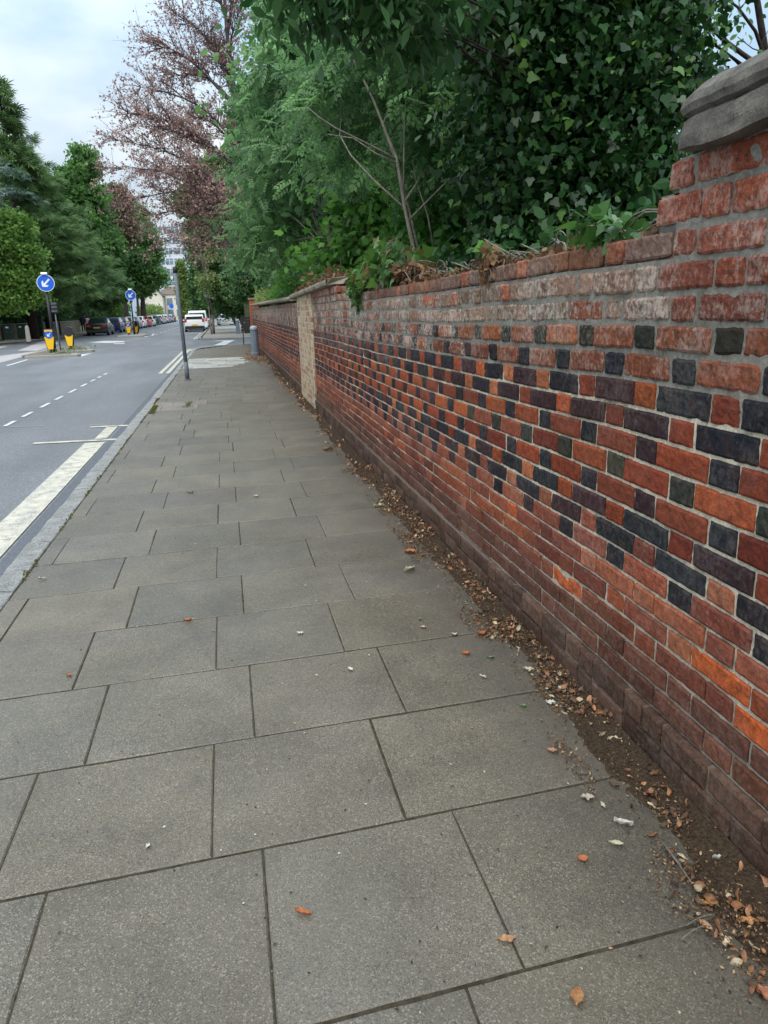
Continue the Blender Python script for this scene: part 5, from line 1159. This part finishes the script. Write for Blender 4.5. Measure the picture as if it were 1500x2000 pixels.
# --- copper beech
def beech():
    rr=random.Random(77); rg=np.random.default_rng(77); Y0=40; base=Vector((3.4,41,0)); root=empty('copper_beech',base,'copper beech with sparse purple leaves arching over the road and pavement','tree')
    mb=MB(); tp=[base,Vector((3.2,41,2.5)),Vector((2.6,40.8,5)),Vector((1.9,40.5,8)),Vector((1.4,40.3,11)),Vector((1.2,40,14)),Vector((1.2,40,18))]
    mb.tube(tp,[.40,.33,.26,.20,.14,.09,.05],10); tips=[]
    ends=[(232,275,40),(275,170,41),(312,90,40),(345,30,41),(400,-30,40),(240,330,38),(262,390,38),(300,420,38),(330,470,37),(390,480,38),(450,470,38),(270,240,42),(340,150,42),(420,100,41),(470,20,40),(350,330,37),(420,400,37),(290,330,43),(480,250,40),(250,220,39),(320,250,39),(520,300,38),(500,400,37),(470,-80,41),(380,230,43)]
    limbs=[]
    for (px,py,Y) in ends:
        e=P(px,py,Y); zz=max(3.4,min(15,e.z-(3.2 if e.z>7 else .4))); 
        k=min(range(len(tp)),key=lambda i:abs(tp[i].z-zz)); st=tp[k]; L=bend(st,e,.13,10,.05,rr); r=.085
        mb.tube(L,[r*(1-.86*j/10) for j in range(11)],6); limbs.append(L)
    cen=[];var=[]
    for L in limbs:
        for q in range(3,11):
            for s_ in range(4):
                a=L[q]; d=(L[q]-L[q-1]).normalized(); dv=(d*.9+Vector((rr.uniform(-1,1),rr.uniform(-1,1),rr.uniform(-.75,.85)))).normalized(); ln=rr.uniform(.8,2.0)*(1.15-q*.035)
                T=bend(a,a+dv*ln,.06,5,.06,rr); mb.tube(T,[.022,.018,.014,.011,.008,.005],4,False); cv=rr.random()
                for s2 in range(6):
                    b=T[1+s2%5]; d2=(dv+Vector((rr.uniform(-.9,.9),rr.uniform(-.9,.9),rr.uniform(-.6,.8)))).normalized(); l2=rr.uniform(.35,1.0); t2=[b,b+d2*l2*.5+Vector((0,0,.03)),b+d2*l2]; mb.tube(t2,[.008,.006,.003],3,False)
                    for m_ in range(7):
                        t=rr.random(); p=b+d2*l2*t; cen.append((p.x+rr.gauss(0,.07),p.y+rr.gauss(0,.07),p.z+rr.gauss(0,.045))); var.append(cv*.6+.25)
    mb.build('trunk',M['bark_beech'],root,True,True,fix=False)
    leaves('crown',np.array(cen),.115,tpl_leaf(.33),M['lf_beech'],root,np.array(var),.8,rng=rg)
beech()
# --- trees beyond the side road on the right
def big(name,label,px,pyt,pyb,Y,wpx,n,seed,m,size,group,per=16,bark='bark_dark',base=None,tpl=None,zb=None,up=.6):
    """tree seen between pixel heights pyt..pyb, wpx half width"""
    c=P(px,(pyt+pyb)/2,Y); t=P(px,pyt,Y).z; b=max(.8,P(px,pyb,Y).z); hw=wpx/1444*Y*.98; rr=random.Random(seed); bl=[]
    k=12
    for i in range(k):
        f=i/(k-1); z=b+(t-b)*(.10+.82*f); q=hw*(.55+.45*math.sin(math.pi*min(1,f*1.05+.1))); a=i*2.39+seed; o=q*.48
        g1=rr.uniform(.36,.66); o=q*rr.uniform(.30,.72); bl.append(Bw(c.x+math.cos(a)*o,Y+math.sin(a)*o*.9,z+rr.uniform(-.04,.04)*(t-b),q*g1,q*g1,(t-b)/k*rr.uniform(1.1,1.8)))
    bx=base if base is not None else c.x
    return make_tree(name,label,(bx,Y,-.1),(c.x,Y,t*.85),max(.15,.02*t),bl,n,per,hw*.13+.12,size,tpl or tpl_tuft(4,seed),m,M[bark],group,limbs=10,twigs=25,up=up,seed=seed,shell=.45)
gR='dark trees beyond the side road'
big('yew_tree','dark evergreen over the pavement beyond the side road',455,400,615,60,58,1500,81,M['lf_dkgreen'],.24,gR,base=2.1)
big('yew_tree','dark tree mass above the bollard beyond the wall end',505,420,600,52,45,900,82,M['lf_dkgreen'],.22,gR,base=4.2)
big('lime_tree','lighter green street tree behind the lamp post',430,500,600,72,34,900,83,M['lf_green'],.26,gR,base=2.0)
big('lime_tree','dark green tree behind the white vans',400,455,612,92,26,1000,84,M['lf_dkgreen'],.32,gR,base=1.5)
big('lime_tree','yellow-green tree at the right of the tower block',357,510,618,150,8,420,85,M['lf_yel'],.42,gR)
big('lime_tree','hazy green tree closing the road in the far distance',385,560,622,200,34,900,86,M['lf_green'],.55,gR)
big('garden_tree','tall green tree behind the copper beech',410,330,520,62,48,900,87,M['lf_green'],.28,gR,base=6)
big('garden_tree','dark tall tree between the beech and the ashes',500,180,480,48,50,900,88,M['lf_dkgreen'],.24,gR,base=5)
# trunk with ivy beside the far bollard
root=empty('tree_trunk',(1.75,57.2,0),'ivy-green tree trunk beside the far grey bollard','tree')
mb=MB(); mb.tube([(0,0,-.1),(.02,0,1),(0,0,2.2),(.1,0,4.6)],[.34,.27,.24,.2],12); mb.build('trunk',bark_material('mossy_bark',(.10,.12,.06),(.04,.05,.03)),root,True)
# sapling by the lamp post
bl=[B(408,545,57,.9,.6,.45),B(400,560,57,.5,.5,.4),B(414,575,57,.4,.4,.3),B(404,500,57,.7,.6,.5)]
make_tree('street_sapling','thin yellow-green sapling wrapped round the lamp post',(-.95,57.2,0),(-1.2,57.2,6.3),.05,bl,60,12,.2,.2,tpl_leaf(.3),M['lf_yel'],M['bark_pale'],None,limbs=6,twigs=12,seed=90)
# --- left side
gL='trees across the road'
def conifer(name,label,base,h,R,seed,m,size=.5,lv=34,zb=1.5,shape=1.0,droop=.25,upt=.0,group=gL,tw=1.0):
    rr=random.Random(seed); rg=np.random.default_rng(seed); root=empty(name,base,label,'tree',group); base=Vector(base)
    mb=MB(); mb.tube([base,base+Vector((0,0,h*.5)),base+Vector((0,0,h))],[h*.022,h*.014,.03],8); cen=[];var=[];od=[]
    for i in range(lv):
        f=i/(lv-1); z=zb+(h-zb-.3)*f; nb=rr.randint(6,9)
        for k in range(nb):
            a=rr.uniform(0,6.283); L=R*(1-f)**(.75*shape)*(rr.uniform(.45,1.0) if rr.random()<.7 else rr.uniform(1.0,1.38))+.3; dz=(-droop*L*.5+upt*L*.6)*(1 if f<.8 else .2); st=base+Vector((0,0,z)); en=st+Vector((math.cos(a)*L,math.sin(a)*L,dz+rr.uniform(-.2,.2)))
            pts=bend(st,en,.08,4,.03,rr); 
            if rr.random()<.5: mb.tube(pts,[.05,.04,.03,.02,.01],4,False)
            cv=rr.random(); n=int(13*L*tw)+6
            for j in range(n):
                t=.25+.8*rr.random()**.8; q=st.lerp(en,t)+Vector((0,0,.08*L*math.sin(math.pi*min(1,t)))); wd=.22*L*(1.15-t)+.12
                cen.append((q.x+rr.gauss(0,wd*.6),q.y+rr.gauss(0,wd*.6),q.z+rr.gauss(0,.10))); var.append(cv*.5+.25+.2*t-.1); od.append((math.cos(a),math.sin(a),upt*.6+.1))
    mb.build('trunk',M['bark_dark'],root,True,True,fix=False)
    leaves('crown',np.array(cen),size,tpl_spray(5),m,root,np.array(var),1.4,np.array(od),.75,rng=rg); return root
p=P(30,400,60); conifer('cypress_tree','tallest dark conifer spire at the left edge above the green bush',(p.x,60,0),17.2,3.5,101,M['lf_con'],.60,38,upt=.55,droop=0)
p=P(95,400,66); conifer('cypress_tree','broad dark conifer with layered branches right of the tallest spire',(p.x-1.2,66,0),14.2,4.3,102,M['lf_con'],.60,34,zb=3.4,upt=.4,droop=0)
p=P(150,400,74); conifer('cypress_tree','lower layered conifer reaching toward the road behind the black saloon',(p.x-3.0,74,0),13.2,5.6,103,M['lf_con'],.66,34,zb=3.2,upt=.1,droop=.15,tw=1.1)
p=P(-10,400,50); conifer('cedar_tree','blue-grey cedar boughs entering at the left edge',(p.x-2.6,50,0),12.2,5.2,104,M['lf_cedar'],.45,9,zb=8.6,upt=0,droop=.2)
big('bushy_tree','bright green broadleaf bush overhanging the low wall at the left edge',14,435,598,52,58,1300,105,M['lf_bright'],.22,gL,base=-18.2)
big('broadleaf_tree','green broadleaf tree with an upright top beyond the conifers',158,312,560,86,56,1500,106,M['lf_green'],.36,gL,base=-17.5)
big('broadleaf_tree','purple-brown leaved tree between the green crowns',225,372,480,98,40,430,107,M['lf_brown'],.30,gL)
big('broadleaf_tree','rounded green tree over the parked cars on the far side',262,405,578,108,46,1600,108,M['lf_green'],.38,gL)
big('broadleaf_tree','deep green tree over the blue and charcoal cars',195,440,600,86,42,1300,109,M['lf_dkgreen'],.32,gL,base=-16.5)
big('broadleaf_tree','tree with a dark crown nearest the white house',258,470,570,125,18,600,110,M['lf_dkgreen'],.42,gL)
big('broadleaf_tree','purplish tree top between the green crowns and the copper beech',262,400,470,118,20,260,111,M['lf_brown'],.40,gL)
def hedge(name,label,N,path,x_w,h,size,m,seed,cat='hedge'):
    rg=np.random.default_rng(seed); t=rg.uniform(0,1,N)*(len(path)-1); i=np.minimum(t.astype(int),len(path)-2); f=t-i; pa=np.array(path,float); c=pa[i]*(1-f)[:,None]+pa[i+1]*f[:,None]
    x=c[:,0]-rg.uniform(0,1,N)**1.5*x_w; y=c[:,1]; top=np.array([h*(1+.25*mnoise.noise(Vector((float(a)*.3,float(b)*.25,seed)))) for a,b in zip(x,y)]); z=.8+(top-.8)*rg.uniform(0,1,N)**.8
    v=np.array([.45+.6*mnoise.noise(Vector((float(a)*.8,float(b)*.8,float(c_)*1.0))) for a,b,c_ in zip(x,y,z)])
    o=leaves(name,np.c_[x,y,z],size,tpl_tuft(4,seed),m,None,v,.6,rng=rg); tagp(o,label,cat)
hedge('hedge','dark tall hedge behind the low stone wall across the road',15000,[(-18.6,40),(-15.9,57),(-15.1,66),(-15.0,84),(-14.6,110)],3.5,4.0,.30,M['lf_dkgreen'],121)
hedge('shrub','bright yellow-green shrub behind the farther island sign',700,[(-14.0,108),(-13.6,118)],2.0,3.6,.42,M['lf_bright'],122,'shrub')
hedge('shrub','low mixed shrubs in front of the white house',900,[(-13.6,150),(-13.2,178)],2.5,3.0,.45,M['lf_yel'],123,'shrub')
hedge('hedge','low far hedge where the road ends in the distance',1600,[(-11,238),(4,240)],3.0,5.0,.6,M['lf_green'],124)
print('plants ok')
